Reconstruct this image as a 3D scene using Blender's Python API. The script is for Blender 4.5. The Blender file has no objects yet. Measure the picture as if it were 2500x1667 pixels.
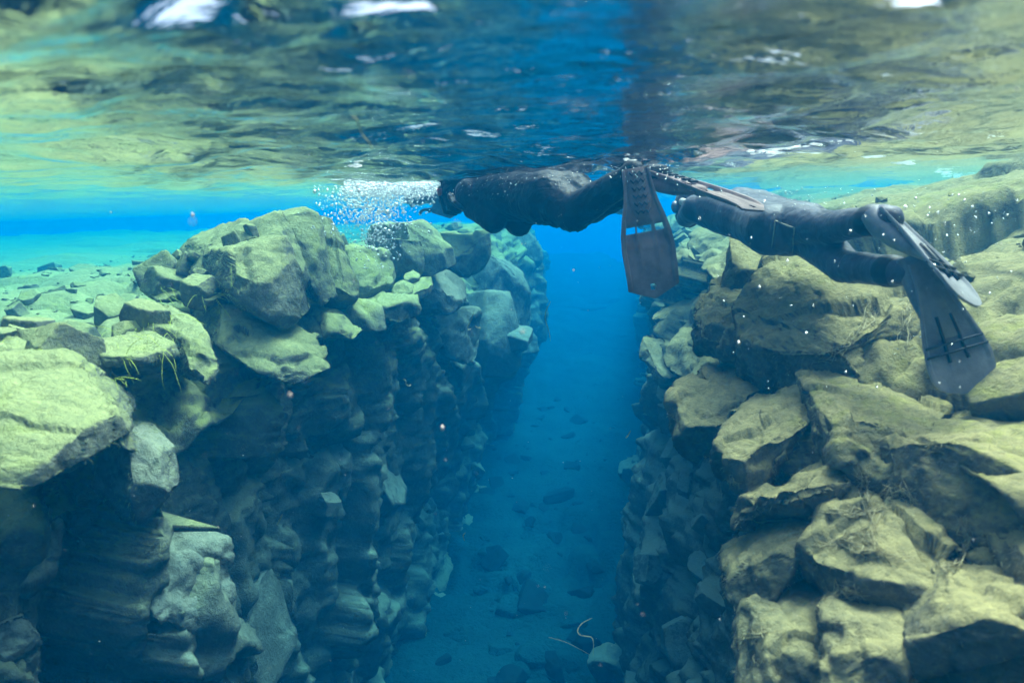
import bpy, bmesh, math, random
import numpy as np
from mathutils import Vector, Matrix, Euler

scene = bpy.context.scene
C = scene.collection
RND = random.Random(7)

# ------------------------------------------------------------------ camera
PITCH = math.radians(12.17)
CAM_Z = -0.20
cam_d = bpy.data.cameras.new('camera')
cam = bpy.data.objects.new('camera', cam_d)
C.objects.link(cam)
cam.location = (0, 0, CAM_Z)
ROLL = math.radians(-1.9)
CAM_R = Matrix.Rotation(math.pi / 2 - PITCH, 3, 'X') @ Matrix.Rotation(ROLL, 3, 'Z')
cam.rotation_euler = CAM_R.to_euler()
cam_d.sensor_width = 36
cam_d.lens = 21.6
cam_d.clip_start = 0.02
cam_d.clip_end = 500
cam_d.dof.use_dof = True
cam_d.dof.focus_distance = 4.2
cam_d.dof.aperture_fstop = 2.4
scene.camera = cam

# ------------------------------------------------------------------ sky, sun, exposure
SUN_EL = math.radians(61)
SUN_AZ = math.radians(40)          # clockwise from +Y (ahead), towards +X (right)
w = bpy.data.worlds.new('World')
scene.world = w
w.use_nodes = True
nt = w.node_tree
nt.nodes.clear()
wo = nt.nodes.new('ShaderNodeOutputWorld')
bg = nt.nodes.new('ShaderNodeBackground')
sky = nt.nodes.new('ShaderNodeTexSky')
sky.sky_type = 'NISHITA'
sky.sun_disc = False
sky.sun_elevation = SUN_EL
sky.sun_rotation = SUN_AZ
sky.dust_density = 6.0
sky.air_density = 0.6
sky.ozone_density = 0.5
bg.inputs['Strength'].default_value = 0.15
nt.links.new(sky.outputs[0], bg.inputs[0])
nt.links.new(bg.outputs[0], wo.inputs[0])
sun_d = bpy.data.lights.new('sun', 'SUN')
sun_d.energy = 1.5
sun_d.angle = math.radians(24)
sun_d.color = (1.0, 0.93, 0.80)
sun = bpy.data.objects.new('sun', sun_d)
C.objects.link(sun)
sd = Vector((math.sin(SUN_AZ) * math.cos(SUN_EL), math.cos(SUN_AZ) * math.cos(SUN_EL), math.sin(SUN_EL)))
sun.rotation_euler = sd.to_track_quat('Z', 'Y').to_euler()
scene.view_settings.view_transform = 'Standard'
scene.view_settings.look = 'None'
scene.view_settings.exposure = 1.87
scene.view_settings.gamma = 1.0
scene.view_settings.use_curve_mapping = False
scene.render.engine = 'CYCLES'
cy = scene.cycles
cy.use_denoising = True
cy.use_adaptive_sampling = True
cy.adaptive_threshold = 0.02
cy.max_bounces = 8
cy.diffuse_bounces = 3
cy.glossy_bounces = 3
cy.transmission_bounces = 4
cy.volume_bounces = 3
cy.transparent_max_bounces = 12
cy.sample_clamp_indirect = 6.0
cy.caustics_reflective = False
cy.caustics_refractive = False

# ------------------------------------------------------------------ helpers: pixel -> place, noise
def P(u, v, Y):
    """point at world distance Y ahead, seen at photo pixel (u, v) of 2500x1667"""
    d = CAM_R @ Vector(((u - 1250) / 1500.0, (833.5 - v) / 1500.0, -1.0))
    k = Y / d[1]
    return Vector((d[0] * k, Y, CAM_Z + d[2] * k))

def _h(ix, iy, iz, seed):
    n = (ix.astype(np.int64) * 73856093) ^ (iy.astype(np.int64) * 19349663) ^ (iz.astype(np.int64) * 83492791) ^ (seed * 2654435761 % (1 << 31))
    n = n & 0xffffffff
    n = ((n ^ (n >> 15)) * 2246822519) & 0xffffffff
    n = ((n ^ (n >> 13)) * 3266489917) & 0xffffffff
    n = n ^ (n >> 16)
    return n

def _r(n, k):
    m = (n + k * 0x9E3779B9) & 0xffffffff
    m = ((m ^ (m >> 16)) * 2246822507) & 0xffffffff
    m = m ^ (m >> 13)
    return (m & 0xffffff) / float(0xffffff)

def vnoise(p, seed=0):
    f = np.floor(p); t = p - f; t = t * t * t * (t * (t * 6 - 15) + 10)
    i = f.astype(np.int64)
    out = 0
    for dx in (0, 1):
        wx = t[:, 0] if dx else 1 - t[:, 0]
        for dy in (0, 1):
            wy = t[:, 1] if dy else 1 - t[:, 1]
            for dz in (0, 1):
                wz = t[:, 2] if dz else 1 - t[:, 2]
                out = out + _r(_h(i[:, 0] + dx, i[:, 1] + dy, i[:, 2] + dz, seed), 1) * wx * wy * wz
    return out * 2 - 1

def fbm(p, seed=0, octv=4, gain=0.5):
    o = 0; a = 1.0; q = np.array(p, float)
    for k in range(octv):
        o = o + a * vnoise(q, seed + k * 17)
        q = q * 2.03 + 3.7; a *= gain
    return o

def facet(p, seed=0, tilt=0.6, jit=0.85):
    """piecewise-planar rock breakage: each Voronoi cell is a tilted plane; returns height, crack distance"""
    f = np.floor(p).astype(np.int64)
    n = len(p)
    b1 = np.full(n, 1e9); b2 = np.full(n, 1e9); hh = np.zeros(n)
    for dx in (-1, 0, 1):
        for dy in (-1, 0, 1):
            for dz in (-1, 0, 1):
                c = f + np.array((dx, dy, dz))
                k = _h(c[:, 0], c[:, 1], c[:, 2], seed)
                sx = c[:, 0] + 0.5 + (_r(k, 1) - .5) * jit
                sy = c[:, 1] + 0.5 + (_r(k, 2) - .5) * jit
                sz = c[:, 2] + 0.5 + (_r(k, 3) - .5) * jit
                ex, ey, ez = p[:, 0] - sx, p[:, 1] - sy, p[:, 2] - sz
                d = ex * ex + ey * ey + ez * ez
                h = (_r(k, 4) - .5) + tilt * 2 * ((_r(k, 5) - .5) * ex + (_r(k, 6) - .5) * ey + (_r(k, 7) - .5) * ez)
                near = d < b1
                b2 = np.where(near, b1, np.minimum(b2, d))
                hh = np.where(near, h, hh)
                b1 = np.where(near, d, b1)
    return hh, np.sqrt(b2) - np.sqrt(b1)

def mesh_from(name, V, F, smooth=True):
    me = bpy.data.meshes.new(name)
    V = np.asarray(V, dtype=np.float32); F = np.asarray(F, dtype=np.int32)
    k = F.shape[1]
    me.vertices.add(len(V)); me.vertices.foreach_set('co', V.ravel())
    me.loops.add(F.size); me.loops.foreach_set('vertex_index', F.ravel())
    me.polygons.add(len(F))
    me.polygons.foreach_set('loop_start', np.arange(0, F.size, k, dtype=np.int32))
    me.polygons.foreach_set('use_smooth', np.full(len(F), smooth))
    me.update(calc_edges=True); me.validate()
    return me

def link(name, me, mat=None, parent=None):
    o = bpy.data.objects.new(name, me)
    C.objects.link(o)
    if mat is not None:
        me.materials.clear(); me.materials.append(mat)
    if parent is not None:
        o.parent = parent
    return o

def thing(o, label, cat, group=None):
    o['label'] = label; o['category'] = cat
    if group: o['group'] = group
    return o

def grid_faces(nr, nc):
    a = (np.arange(nr - 1)[:, None] * nc + np.arange(nc - 1)[None, :]).ravel()
    return np.stack([a, a + 1, a + nc + 1, a + nc], 1)

def vnormals(me):
    n = np.empty(len(me.vertices) * 3, np.float32)
    me.vertex_normals.foreach_get('vector', n)
    return n.reshape(-1, 3).astype(float)

def coords(me):
    c = np.empty(len(me.vertices) * 3, np.float32)
    me.vertices.foreach_get('co', c)
    return c.reshape(-1, 3).astype(float)

def baked(o):
    """evaluate an object's modifiers into a plain mesh"""
    dg = bpy.context.evaluated_depsgraph_get()
    dg.update()
    me = bpy.data.meshes.new_from_object(o.evaluated_get(dg))
    o.modifiers.clear()
    o.data = me
    return me

# ------------------------------------------------------------------ materials
class NT:
    def __init__(s, name):
        s.m = bpy.data.materials.new(name); s.m.use_nodes = True
        s.t = s.m.node_tree; s.t.nodes.clear()
        s.out = s.t.nodes.new('ShaderNodeOutputMaterial')
    def n(s, typ, **kw):
        nd = s.t.nodes.new(typ)
        for k, v in kw.items():
            if k.startswith('_'):
                setattr(nd, k[1:], v)
            else:
                key = k.replace('__', ' ')
                sock = nd.inputs[int(key[1:])] if key[0] == 'i' and key[1:].isdigit() else nd.inputs[key]
                if isinstance(v, bpy.types.NodeSocket): s.t.links.new(v, sock)
                else: sock.default_value = v
        return nd
    def noise(s, vec, scale, detail=6, rough=0.6, dist=0.0):
        return s.n('ShaderNodeTexNoise', Vector=vec, Scale=scale, Detail=detail, Roughness=rough, Distortion=dist).outputs[0]
    def ramp(s, fac, stops):
        r = s.n('ShaderNodeValToRGB', Fac=fac)
        els = r.color_ramp.elements
        while len(els) < len(stops): els.new(0.5)
        for e, (p, c) in zip(els, stops):
            e.position = p; e.color = (c if len(c) == 4 else (*c, 1))
        return r.outputs[0]
    def mix(s, fac, a, b):
        m = s.n('ShaderNodeMix', _data_type='RGBA')
        for sock, v in ((m.inputs[0], fac), (m.inputs[6], a), (m.inputs[7], b)):
            if isinstance(v, bpy.types.NodeSocket): s.t.links.new(v, sock)
            else: sock.default_value = v if not isinstance(v, tuple) or len(v) == 4 else (*v, 1)
        return m.outputs[2]
    def math(s, op, a, b=0.0, clamp=False):
        m = s.n('ShaderNodeMath', _operation=op, _use_clamp=clamp)
        for i, v in ((0, a), (1, b)):
            if isinstance(v, bpy.types.NodeSocket): s.t.links.new(v, m.inputs[i])
            else: m.inputs[i].default_value = v
        return m.outputs[0]
    def maprange(s, v, a, b, c=0.0, d=1.0):
        m = s.n('ShaderNodeMapRange', _interpolation_type='SMOOTHSTEP')
        s.t.links.new(v, m.inputs[0])
        for i, x in zip((1, 2, 3, 4), (a, b, c, d)): m.inputs[i].default_value = x
        return m.outputs[0]

def rock_material(name, silt, silt2, stone, stone2, rust=(0.10, 0.055, 0.04), green=0.25, moss=(0.30, 0.36, 0.06), lo=0.15, hi=0.62):
    s = NT(name)
    geo = s.n('ShaderNodeNewGeometry')
    pos = geo.outputs['Position']
    nz = s.n('ShaderNodeSeparateXYZ', Vector=geo.outputs['Normal']).outputs[2]
    big = s.noise(pos, 1.3, 4)
    mid = s.noise(pos, 6.0, 6, 0.65)
    fine = s.noise(pos, 38.0, 5, 0.7, 0.6)
    # upward surfaces carry settled pale silt and algae, broken up by noise
    up = s.math('ADD', nz, s.math('MULTIPLY', s.math('SUBTRACT', mid, 0.5), 0.9))
    up = s.math('ADD', up, s.math('MULTIPLY', s.math('SUBTRACT', fine, 0.5), 0.7))
    up = s.math('ADD', up, s.math('MULTIPLY', s.math('SUBTRACT', s.noise(pos, 2.7, 4, 0.6), 0.5), 0.9))
    upf = s.maprange(up, lo, hi)
    st = s.mix(s.maprange(mid, 0.35, 0.68), stone, stone2)
    st = s.mix(s.math('MULTIPLY', s.maprange(fine, 0.45, 0.7), 0.45), st, (silt[0] * .8, silt[1] * .8, silt[2] * .8))
    rustf = s.math('MULTIPLY', s.maprange(s.noise(pos, 2.6, 5, 0.6), 0.52, 0.66), s.maprange(nz, 0.15, -0.35))
    st = s.mix(s.math('MULTIPLY', rustf, 0.8), st, rust)
    sl = s.mix(s.maprange(fine, 0.3, 0.7), silt, silt2)
    gf = s.math('MULTIPLY', s.maprange(big, 0.46, 0.62), s.maprange(s.noise(pos, 14, 5, 0.7), 0.42, 0.66))
    sl = s.mix(s.math('MULTIPLY', gf, green * 2.2, True), sl, moss)
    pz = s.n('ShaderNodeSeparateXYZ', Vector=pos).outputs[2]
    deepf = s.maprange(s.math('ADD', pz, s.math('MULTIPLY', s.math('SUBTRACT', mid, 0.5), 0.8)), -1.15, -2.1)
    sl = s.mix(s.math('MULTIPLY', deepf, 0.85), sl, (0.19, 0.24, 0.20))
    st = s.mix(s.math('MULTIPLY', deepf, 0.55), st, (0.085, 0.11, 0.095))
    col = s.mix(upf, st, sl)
    spots = s.maprange(s.noise(pos, 95.0, 3, 0.6), 0.62, 0.72)
    col = s.mix(s.math('MULTIPLY', spots, 0.4), col, (0.07, 0.07, 0.05))
    vor = s.n('ShaderNodeTexVoronoi', _feature='DISTANCE_TO_EDGE', Vector=s.n('ShaderNodeVectorMath', _operation='ADD', i0=pos, i1=s.n('ShaderNodeTexNoise', Vector=pos, Scale=9.0).outputs[1]).outputs[0], Scale=4.0).outputs[0]
    crack = s.maprange(vor, 0.0, 0.05)
    h = s.math('ADD', s.math('MULTIPLY', fine, 0.014), s.math('MULTIPLY', mid, 0.032))
    h = s.math('ADD', h, s.math('MULTIPLY', s.noise(pos, 130.0, 4, 0.7), 0.004))
    bump = s.n('ShaderNodeBump', Height=h, Strength=0.9, Distance=1.0)
    bs = s.n('ShaderNodeBsdfPrincipled')
    s.t.links.new(col, bs.inputs['Base Color'])
    bs.inputs['Roughness'].default_value = 0.95
    bs.inputs['Specular IOR Level'].default_value = 0.05
    s.t.links.new(bump.outputs[0], bs.inputs['Normal'])
    s.t.links.new(bs.outputs[0], s.out.inputs[0])
    return s.m

M = {}
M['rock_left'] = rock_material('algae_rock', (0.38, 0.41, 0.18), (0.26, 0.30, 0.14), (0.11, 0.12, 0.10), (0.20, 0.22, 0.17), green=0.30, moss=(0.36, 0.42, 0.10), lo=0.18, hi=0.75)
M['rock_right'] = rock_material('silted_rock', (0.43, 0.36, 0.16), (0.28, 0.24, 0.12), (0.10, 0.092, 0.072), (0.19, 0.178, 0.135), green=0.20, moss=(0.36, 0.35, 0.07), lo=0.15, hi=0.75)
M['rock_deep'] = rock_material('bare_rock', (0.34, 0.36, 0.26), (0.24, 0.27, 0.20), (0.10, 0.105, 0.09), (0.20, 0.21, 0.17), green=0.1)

def floor_material():
    s = NT('blue_cast_silt')
    pos = s.n('ShaderNodeNewGeometry').outputs['Position']
    a = s.noise(pos, 0.9, 6, 0.65); b = s.noise(pos, 16, 5, 0.7)
    col = s.mix(s.maprange(a, 0.35, 0.65), (0.014, 0.075, 0.100), (0.009, 0.048, 0.066))  # the water's blue cast is put into the silt colour
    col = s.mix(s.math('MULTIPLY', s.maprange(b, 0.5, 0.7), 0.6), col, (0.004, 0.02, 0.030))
    bump = s.n('ShaderNodeBump', Height=s.math('MULTIPLY', b, 0.06), Strength=1.0, Distance=1.0)
    bs = s.n('ShaderNodeBsdfDiffuse', Color=col, Normal=bump.outputs[0])
    s.t.links.new(bs.outputs[0], s.out.inputs[0])
    return s.m
M['floor'] = floor_material()

def water_material():
    s = NT('water_surface')
    tc = s.n('ShaderNodeNewGeometry').outputs['Position']
    st = s.n('ShaderNodeMapping', Vector=tc)
    st.inputs['Scale'].default_value = (0.42, 1.0, 0.0)
    n1 = s.noise(st.outputs[0], 18.0, 4, 0.55, 0.8)
    n2 = s.noise(st.outputs[0], 26.0, 2, 0.5, 0.4)
    n3 = s.noise(st.outputs[0], 34.0, 3, 0.55, 0.7)
    n2 = s.math('ADD', n2, s.math('MULTIPLY', n3, 1.3))
    h = s.math('ADD', s.math('MULTIPLY', n1, 0.0105), s.math('MULTIPLY', n2, 0.0018))
    bump = s.n('ShaderNodeBump', Height=h, Strength=1.0, Distance=1.0)
    fr = s.n('ShaderNodeFresnel', IOR=1.333, Normal=bump.outputs[0])
    tr = s.n('ShaderNodeBsdfTransparent', Color=(1, 1, 1, 1))
    gl = s.n('ShaderNodeBsdfGlossy', Color=(1, 1, 1, 1), Roughness=0.0, Normal=bump.outputs[0])
    mx = s.n('ShaderNodeMixShader', Fac=fr.outputs[0], i1=tr.outputs[0], i2=gl.outputs[0])
    s.t.links.new(mx.outputs[0], s.out.inputs[0])
    return s.m
M['water'] = water_material()

def water_volume():
    s = NT('clear_blue_water')
    ab = s.n('ShaderNodeVolumeAbsorption', Density=1.0)
    # per-metre absorption a: Cycles takes density * (1 - colour)
    a = (0.170, 0.040, 0.0135)
    ab.inputs['Color'].default_value = (1 - a[0], 1 - a[1], 1 - a[2], 1)
    sc = s.n('ShaderNodeVolumeScatter', Density=0.034, Anisotropy=0.25)
    sc.inputs['Color'].default_value = (0.0, 0.41, 1.0, 1)
    ad = s.n('ShaderNodeAddShader', i0=ab.outputs[0], i1=sc.outputs[0])
    s.t.links.new(ad.outputs[0], s.out.inputs['Volume'])
    return s.m
M['volume'] = water_volume()

# ------------------------------------------------------------------ the canyon
AX = 0.10                               # the fissure runs ahead and a little right
def sweep_profile(name, stations, mat, s_vals, tsub, amp, seed, colsc=(1, 1, 0.6)):
    """stations: list of (s, [(q, z), ...]) cross sections; a sheet swept along the fissure, then broken into facets"""
    ss = np.array([a for a, _ in stations], float)
    pr = np.array([b for _, b in stations], float)            # S x K x 2
    K = pr.shape[1]
    tt = np.concatenate([np.linspace(i, i + 1, n, endpoint=False) for i, n in enumerate(tsub)] + [[K - 1]])
    prof = np.empty((len(ss), len(tt), 2))
    for i in range(len(ss)):
        for c in (0, 1):
            prof[i, :, c] = np.interp(tt, np.arange(K), pr[i, :, c])
    G = np.empty((len(s_vals), len(tt), 3))
    for j in range(len(tt)):
        q = np.interp(s_vals, ss, prof[:, j, 0]); z = np.interp(s_vals, ss, prof[:, j, 1])
        G[:, j, 0] = q + AX * s_vals; G[:, j, 1] = s_vals; G[:, j, 2] = z
    V = G.reshape(-1, 3)
    me = mesh_from(name, V, grid_faces(len(s_vals), len(tt)))
    N = vnormals(me)
    if amp < 0: N = -N; amp = -amp
    cs = np.array(colsc)
    near = np.clip(np.linalg.norm(V[:, :2], axis=1) / 3.0, 1.0, 2.2)
    warp = np.stack([fbm(V * 1.1, seed + 50 + k, 3) for k in range(3)], 1) * 0.18
    W = V + warp
    d = np.zeros(len(V))
    for sc, am, sdk in ((1.7, 0.50, 0), (0.75, 0.24, 1), (0.26, 0.065, 2), (0.10, 0.026, 3)):
        hgt, ed = facet(W * cs / sc, seed + sdk, 0.75)
        d += am * hgt - am * 0.34 * np.exp(-(ed / 0.08) ** 2)
    d += 0.05 * fbm(V * 3.3, seed + 8, 3) + 0.028 * fbm(V * 9, seed + 9, 4)
    flat = np.clip(N[:, 2], 0, 1) ** 2                       # silted shelves are gentler than the walls
    V2 = V + N * (d * amp * (1 - 0.72 * flat))[:, None]
    me.vertices.foreach_set('co', V2.astype(np.float32).ravel()); me.update()
    o = link(name, me, mat)
    o['kind'] = 'structure'
    return o

def s_spacing(a, b, n, p=1.6):
    return a + (b - a) * np.linspace(0, 1, n) ** p

LEFT = [
 # s     shelf far      shelf mid      shelf near     lip top         lip            recess         lower          base           toe
 (-2.0, [(-30, -0.80), (-8, -0.95), (-3.2, -0.95), (-2.40, -1.00), (-2.30, -1.30), (-2.55, -2.1), (-2.7, -3.6), (-2.1, -5.3), (-1.4, -5.9)]),
 (1.5,  [(-30, -0.80), (-8, -0.92), (-3.2, -0.90), (-2.25, -1.00), (-2.02, -1.28), (-2.02, -2.1), (-2.10, -3.6), (-2.1, -5.3), (-1.4, -5.9)]),
 (2.4,  [(-30, -0.80), (-8, -0.90), (-3.2, -0.85), (-2.10, -0.94), (-1.80, -1.20), (-1.88, -2.0), (-2.08, -3.6), (-2.1, -5.3), (-1.4, -5.9)]),
 (3.4,  [(-30, -0.80), (-8, -0.88), (-3.4, -0.78), (-2.08, -0.84), (-1.70, -1.10), (-1.68, -1.9), (-1.88, -3.6), (-2.1, -5.3), (-1.4, -5.9)]),
 (4.5,  [(-30, -0.80), (-8, -0.85), (-3.4, -0.72), (-1.95, -0.66), (-1.60, -1.02), (-1.56, -1.9), (-1.80, -3.6), (-2.0, -5.3), (-1.4, -5.9)]),
 (6.0,  [(-30, -0.80), (-8, -0.85), (-3.4, -0.66), (-1.85, -0.58), (-1.44, -1.05), (-1.46, -2.0), (-1.75, -3.6), (-2.0, -5.3), (-1.4, -5.9)]),
 (8.0,  [(-30, -0.80), (-8, -0.85), (-3.4, -0.66), (-1.70, -0.50), (-1.15, -1.20), (-1.20, -2.2), (-1.8, -3.6), (-1.9, -5.3), (-1.4, -5.9)]),
 (10.,  [(-30, -0.80), (-8, -0.90), (-3.4, -0.70), (-1.50, -0.48), (-0.95, -1.20), (-0.85, -2.4), (-1.6, -3.6), (-1.9, -5.3), (-1.4, -5.9)]),
 (14.,  [(-30, -0.80), (-8, -0.95), (-3.4, -0.75), (-1.50, -0.55), (-0.95, -1.40), (-0.85, -2.8), (-1.5, -4.0), (-1.8, -5.3), (-1.4, -5.9)]),
 (22.,  [(-30, -0.75), (-8, -0.80), (-3.6, -0.80), (-1.90, -0.80), (-1.40, -1.60), (-1.20, -3.0), (-1.7, -4.2), (-2.0, -5.3), (-1.4, -5.9)]),
 (32.,  [(-30, -0.7), (-8, -0.75), (-4.0, -0.9), (-2.60, -1.10), (-2.20, -2.00), (-2.00, -3.2), (-2.2, -4.4), (-2.4, -5.3), (-1.8, -5.9)]),
]
RIGHT = [
 # s     toe             base           lower           recess         lip             lip top        shelf          mid            far
 (-2.0, [(-0.4, -5.9), (0.30, -5.3), (0.62, -3.6), (0.95, -2.2), (0.76, -1.45), (1.10, -0.85), (1.7, -0.55), (3.2, -0.30), (26, -0.10)]),
 (1.0,  [(-0.4, -5.9), (0.30, -5.3), (0.62, -3.6), (0.88, -2.2), (0.62, -1.40), (1.00, -0.82), (1.7, -0.55), (3.2, -0.28), (26, -0.10)]),
 (2.2,  [(-0.4, -5.9), (0.25, -5.3), (0.58, -3.6), (0.86, -2.2), (0.58, -1.40), (0.94, -0.80), (1.7, -0.45), (2.8, -0.16), (26, -0.08)]),
 (3.4,  [(-0.4, -5.9), (0.25, -5.3), (0.58, -3.6), (0.84, -2.1), (0.62, -1.30), (0.94, -0.74), (1.6, -0.40), (2.8, -0.11), (26, -0.06)]),
 (5.0,  [(-0.2, -5.9), (0.40, -5.3), (0.70, -3.6), (0.95, -2.2), (0.80, -1.40), (1.00, -0.66), (1.6, -0.36), (2.8, -0.10), (26, -0.06)]),
 (7.5,  [(0.0, -5.9), (0.75, -5.3), (1.00, -3.6), (1.20, -2.2), (1.05, -1.30), (1.25, -0.60), (1.9, -0.36), (3.2, -0.10), (26, -0.06)]),
 (11.,  [(0.4, -5.9), (1.30, -5.3), (1.55, -3.6), (1.65, -2.2), (1.50, -1.20), (1.70, -0.60), (2.3, -0.36), (3.8, -0.10), (26, -0.08)]),
 (18.,  [(1.2, -5.9), (2.20, -5.3), (2.40, -3.6), (2.45, -2.2), (2.35, -1.30), (2.60, -0.80), (3.2, -0.65), (5.0, -0.26), (26, -0.10)]),
 (32.,  [(2.2, -5.9), (3.60, -5.3), (3.80, -3.6), (3.80, -2.2), (3.80, -1.60), (4.10, -1.10), (4.8, -0.95), (7.0, -0.4), (26, -0.2)]),
]
sv = np.concatenate([np.linspace(-2, 1.2, 50, endpoint=False), s_spacing(1.2, 32, 430, 2.0)])
left = sweep_profile('left_cliff', LEFT, M['rock_left'], sv, [36, 50, 64, 34, 50, 60, 60, 12], 1.0, 11, (1.15, 1.15, 0.42))
right = sweep_profile('right_cliff', RIGHT, M['rock_right'], sv, [12, 70, 64, 50, 46, 40, 60, 40], 1.0, 23)

def canyon_floor():
    xs = np.linspace(-4, 7, 170); ys = s_spacing(-2, 48, 330, 1.5)
    X, Y = np.meshgrid(xs, ys)
    V = np.stack([X.ravel(), Y.ravel(), np.full(X.size, -5.3)], 1)
    V[:, 2] += 0.14 * fbm(V * 0.5, 3, 4) + 0.03 * fbm(V * 3.1, 5, 3)
    V[:, 2] += np.clip((V[:, 1] - 9) * 0.055, 0, 1.6)
    hgt, ed = facet(V * np.array((1.5, 1.5, 0)), 41, 0.4)
    mask = np.clip(fbm(V * 0.45, 8, 2) * 2.2 + 0.35, 0, 1) * np.clip((14 - V[:, 1]) / 5, 0, 1)
    V[:, 2] += mask * (0.32 * hgt - 0.14 * np.exp(-(ed / 0.12) ** 2))
    me = mesh_from('canyon_floor', V, grid_faces(len(ys), len(xs)))
    o = link('canyon_floor', me, M['floor']); o['kind'] = 'structure'
    return o
floor = canyon_floor()

def lake_bed():
    # the deep open lake bed beyond and beneath the shelves
    V = []
    xs = np.linspace(-150, 150, 40); ys = np.linspace(-150, 150, 40)
    X, Y = np.meshgrid(xs, ys)
    V = np.stack([X.ravel(), Y.ravel(), np.full(X.size, -7.2)], 1)
    V[:, 2] += 0.3 * fbm(V * 0.05, 12, 3)
    me = mesh_from('lake_bed', V, grid_faces(40, 40))
    o = link('lake_bed', me, M['floor']); o['kind'] = 'structure'
lake_bed()

# ------------------------------------------------------------------ water surface
RIDGES = []      # (x, y, dirx, diry, length, width, height)
def water_height(x, y, gs):
    z = np.zeros_like(x)
    r = random.Random(5)
    dist = np.hypot(x - 0.2, y - 3.1); dist2 = np.hypot(x - 1.35, y - 2.5)
    stir = 0.75 + 0.7 * np.exp(-(dist / 1.3) ** 2) + 0.9 * np.exp(-(dist2 / 0.9) ** 2) + 0.45 * np.exp(-(np.hypot(x, y - 0.7) / 0.9) ** 2)
    stir = stir * (1 - 0.72 * np.exp(-((x - 0.21 * y) / 0.26) ** 2) * np.clip((2.9 - y) / 1.2, 0, 1) * (y > 0))
    for k in range(46):
        lam = 0.07 * (9.0 ** r.random())
        th = r.gauss(1.45, 0.6)
        slope = 0.047 * (lam / 0.3) ** 0.15 * r.uniform(.5, 1.3)
        a = slope * lam / 6.283
        ph = r.random() * 6.283
        kx, ky = math.cos(th) * 6.283 / lam, math.sin(th) * 6.283 / lam
        fade = np.clip((lam / gs - 3.0) / 3.0, 0, 1)
        warp = 0.5 * np.sin(x * 2.1 + k) + 0.5 * np.sin(y * 1.7 + k * 2.3)
        st = stir if lam < 0.7 else 1.0
        z += a * fade * st * np.sin(kx * x + ky * y + ph + warp * 1.2)
    for (rx, ry, dx, dy, ln, wd, hh) in RIDGES:
        ex, ey = x - rx, y - ry
        al = ex * dx + ey * dy; ac = -ex * dy + ey * dx + 0.25 * wd * np.sin(al / wd * 1.1)
        z += hh * np.exp(-(al / ln) ** 2 - (ac / wd) ** 2)
    return z

def water_surface():
    r = np.concatenate([[0.02], np.geomspace(0.06, 0.4, 60, endpoint=False), np.geomspace(0.4, 1.2, 190, endpoint=False), np.linspace(1.2, 4.2, 340, endpoint=False), np.geomspace(4.2, 140, 170)])
    na = 540; nr = len(r)
    t = np.linspace(-1, 1, na)
    ang = math.pi / 2 + math.pi * (0.24 * t + 0.76 * t ** 5)      # dense ahead, full circle
    Rg, A = np.meshgrid(r, ang, indexing='ij')
    x = (Rg * np.cos(A)).ravel(); y = (Rg * np.sin(A)).ravel()
    gs = np.repeat(np.maximum(np.gradient(r), r * 0.003), na)
    z = water_height(x, y, gs)
    F = grid_faces(nr, na)
    me = mesh_from('water_surface', np.stack([x, y, z], 1), F)
    if me.polygons[1000].normal.z < 0: me.flip_normals()
    o = link('water_surface', me, M['water'])
    o['kind'] = 'structure'
# ------------------------------------------------------------------ rocks
def hull_tris(points):
    bm = bmesh.new()
    for p in points: bm.verts.new(p)
    r = bmesh.ops.convex_hull(bm, input=bm.verts)
    bmesh.ops.delete(bm, geom=list({g for g in r['geom_interior'] + r['geom_unused'] if isinstance(g, bmesh.types.BMVert)}), context='VERTS')
    bmesh.ops.triangulate(bm, faces=bm.faces)
    bmesh.ops.recalc_face_normals(bm, faces=bm.faces)
    bm.verts.index_update()
    V = np.array([v.co[:] for v in bm.verts]); F = np.array([[v.index for v in f.verts] for f in bm.faces])
    bm.free()
    return V, F

def chip(points, seed, n=9, deep=0.16):
    """hull of the corners with random corners knocked off by flat fractures"""
    r = random.Random(seed)
    bm = bmesh.new()
    for p in points: bm.verts.new(p)
    h = bmesh.ops.convex_hull(bm, input=bm.verts)
    bmesh.ops.delete(bm, geom=list({g for g in h['geom_interior'] + h['geom_unused'] if isinstance(g, bmesh.types.BMVert)}), context='VERTS')
    cen = sum((v.co for v in bm.verts), Vector()) / len(bm.verts)
    for k in range(n):
        vs = list(bm.verts)
        v = r.choice(vs)
        d = (v.co - cen)
        L = d.length
        d = (d.normalized() + Vector((r.gauss(0, .35), r.gauss(0, .35), r.gauss(0, .35)))).normalized()
        top = max(x.co.dot(d) for x in vs); lo = min(x.co.dot(d) for x in vs)
        cut = top - (top - lo) * deep * r.uniform(.25, 1.0)
        bmesh.ops.bisect_plane(bm, geom=bm.verts[:] + bm.edges[:] + bm.faces[:], plane_co=d * cut, plane_no=d, clear_outer=True)
        es = [e for e in bm.edges if e.is_boundary]
        if es: bmesh.ops.holes_fill(bm, edges=es)
    pts = [v.co[:] for v in bm.verts]
    bm.free()
    return hull_tris(pts)

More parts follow.
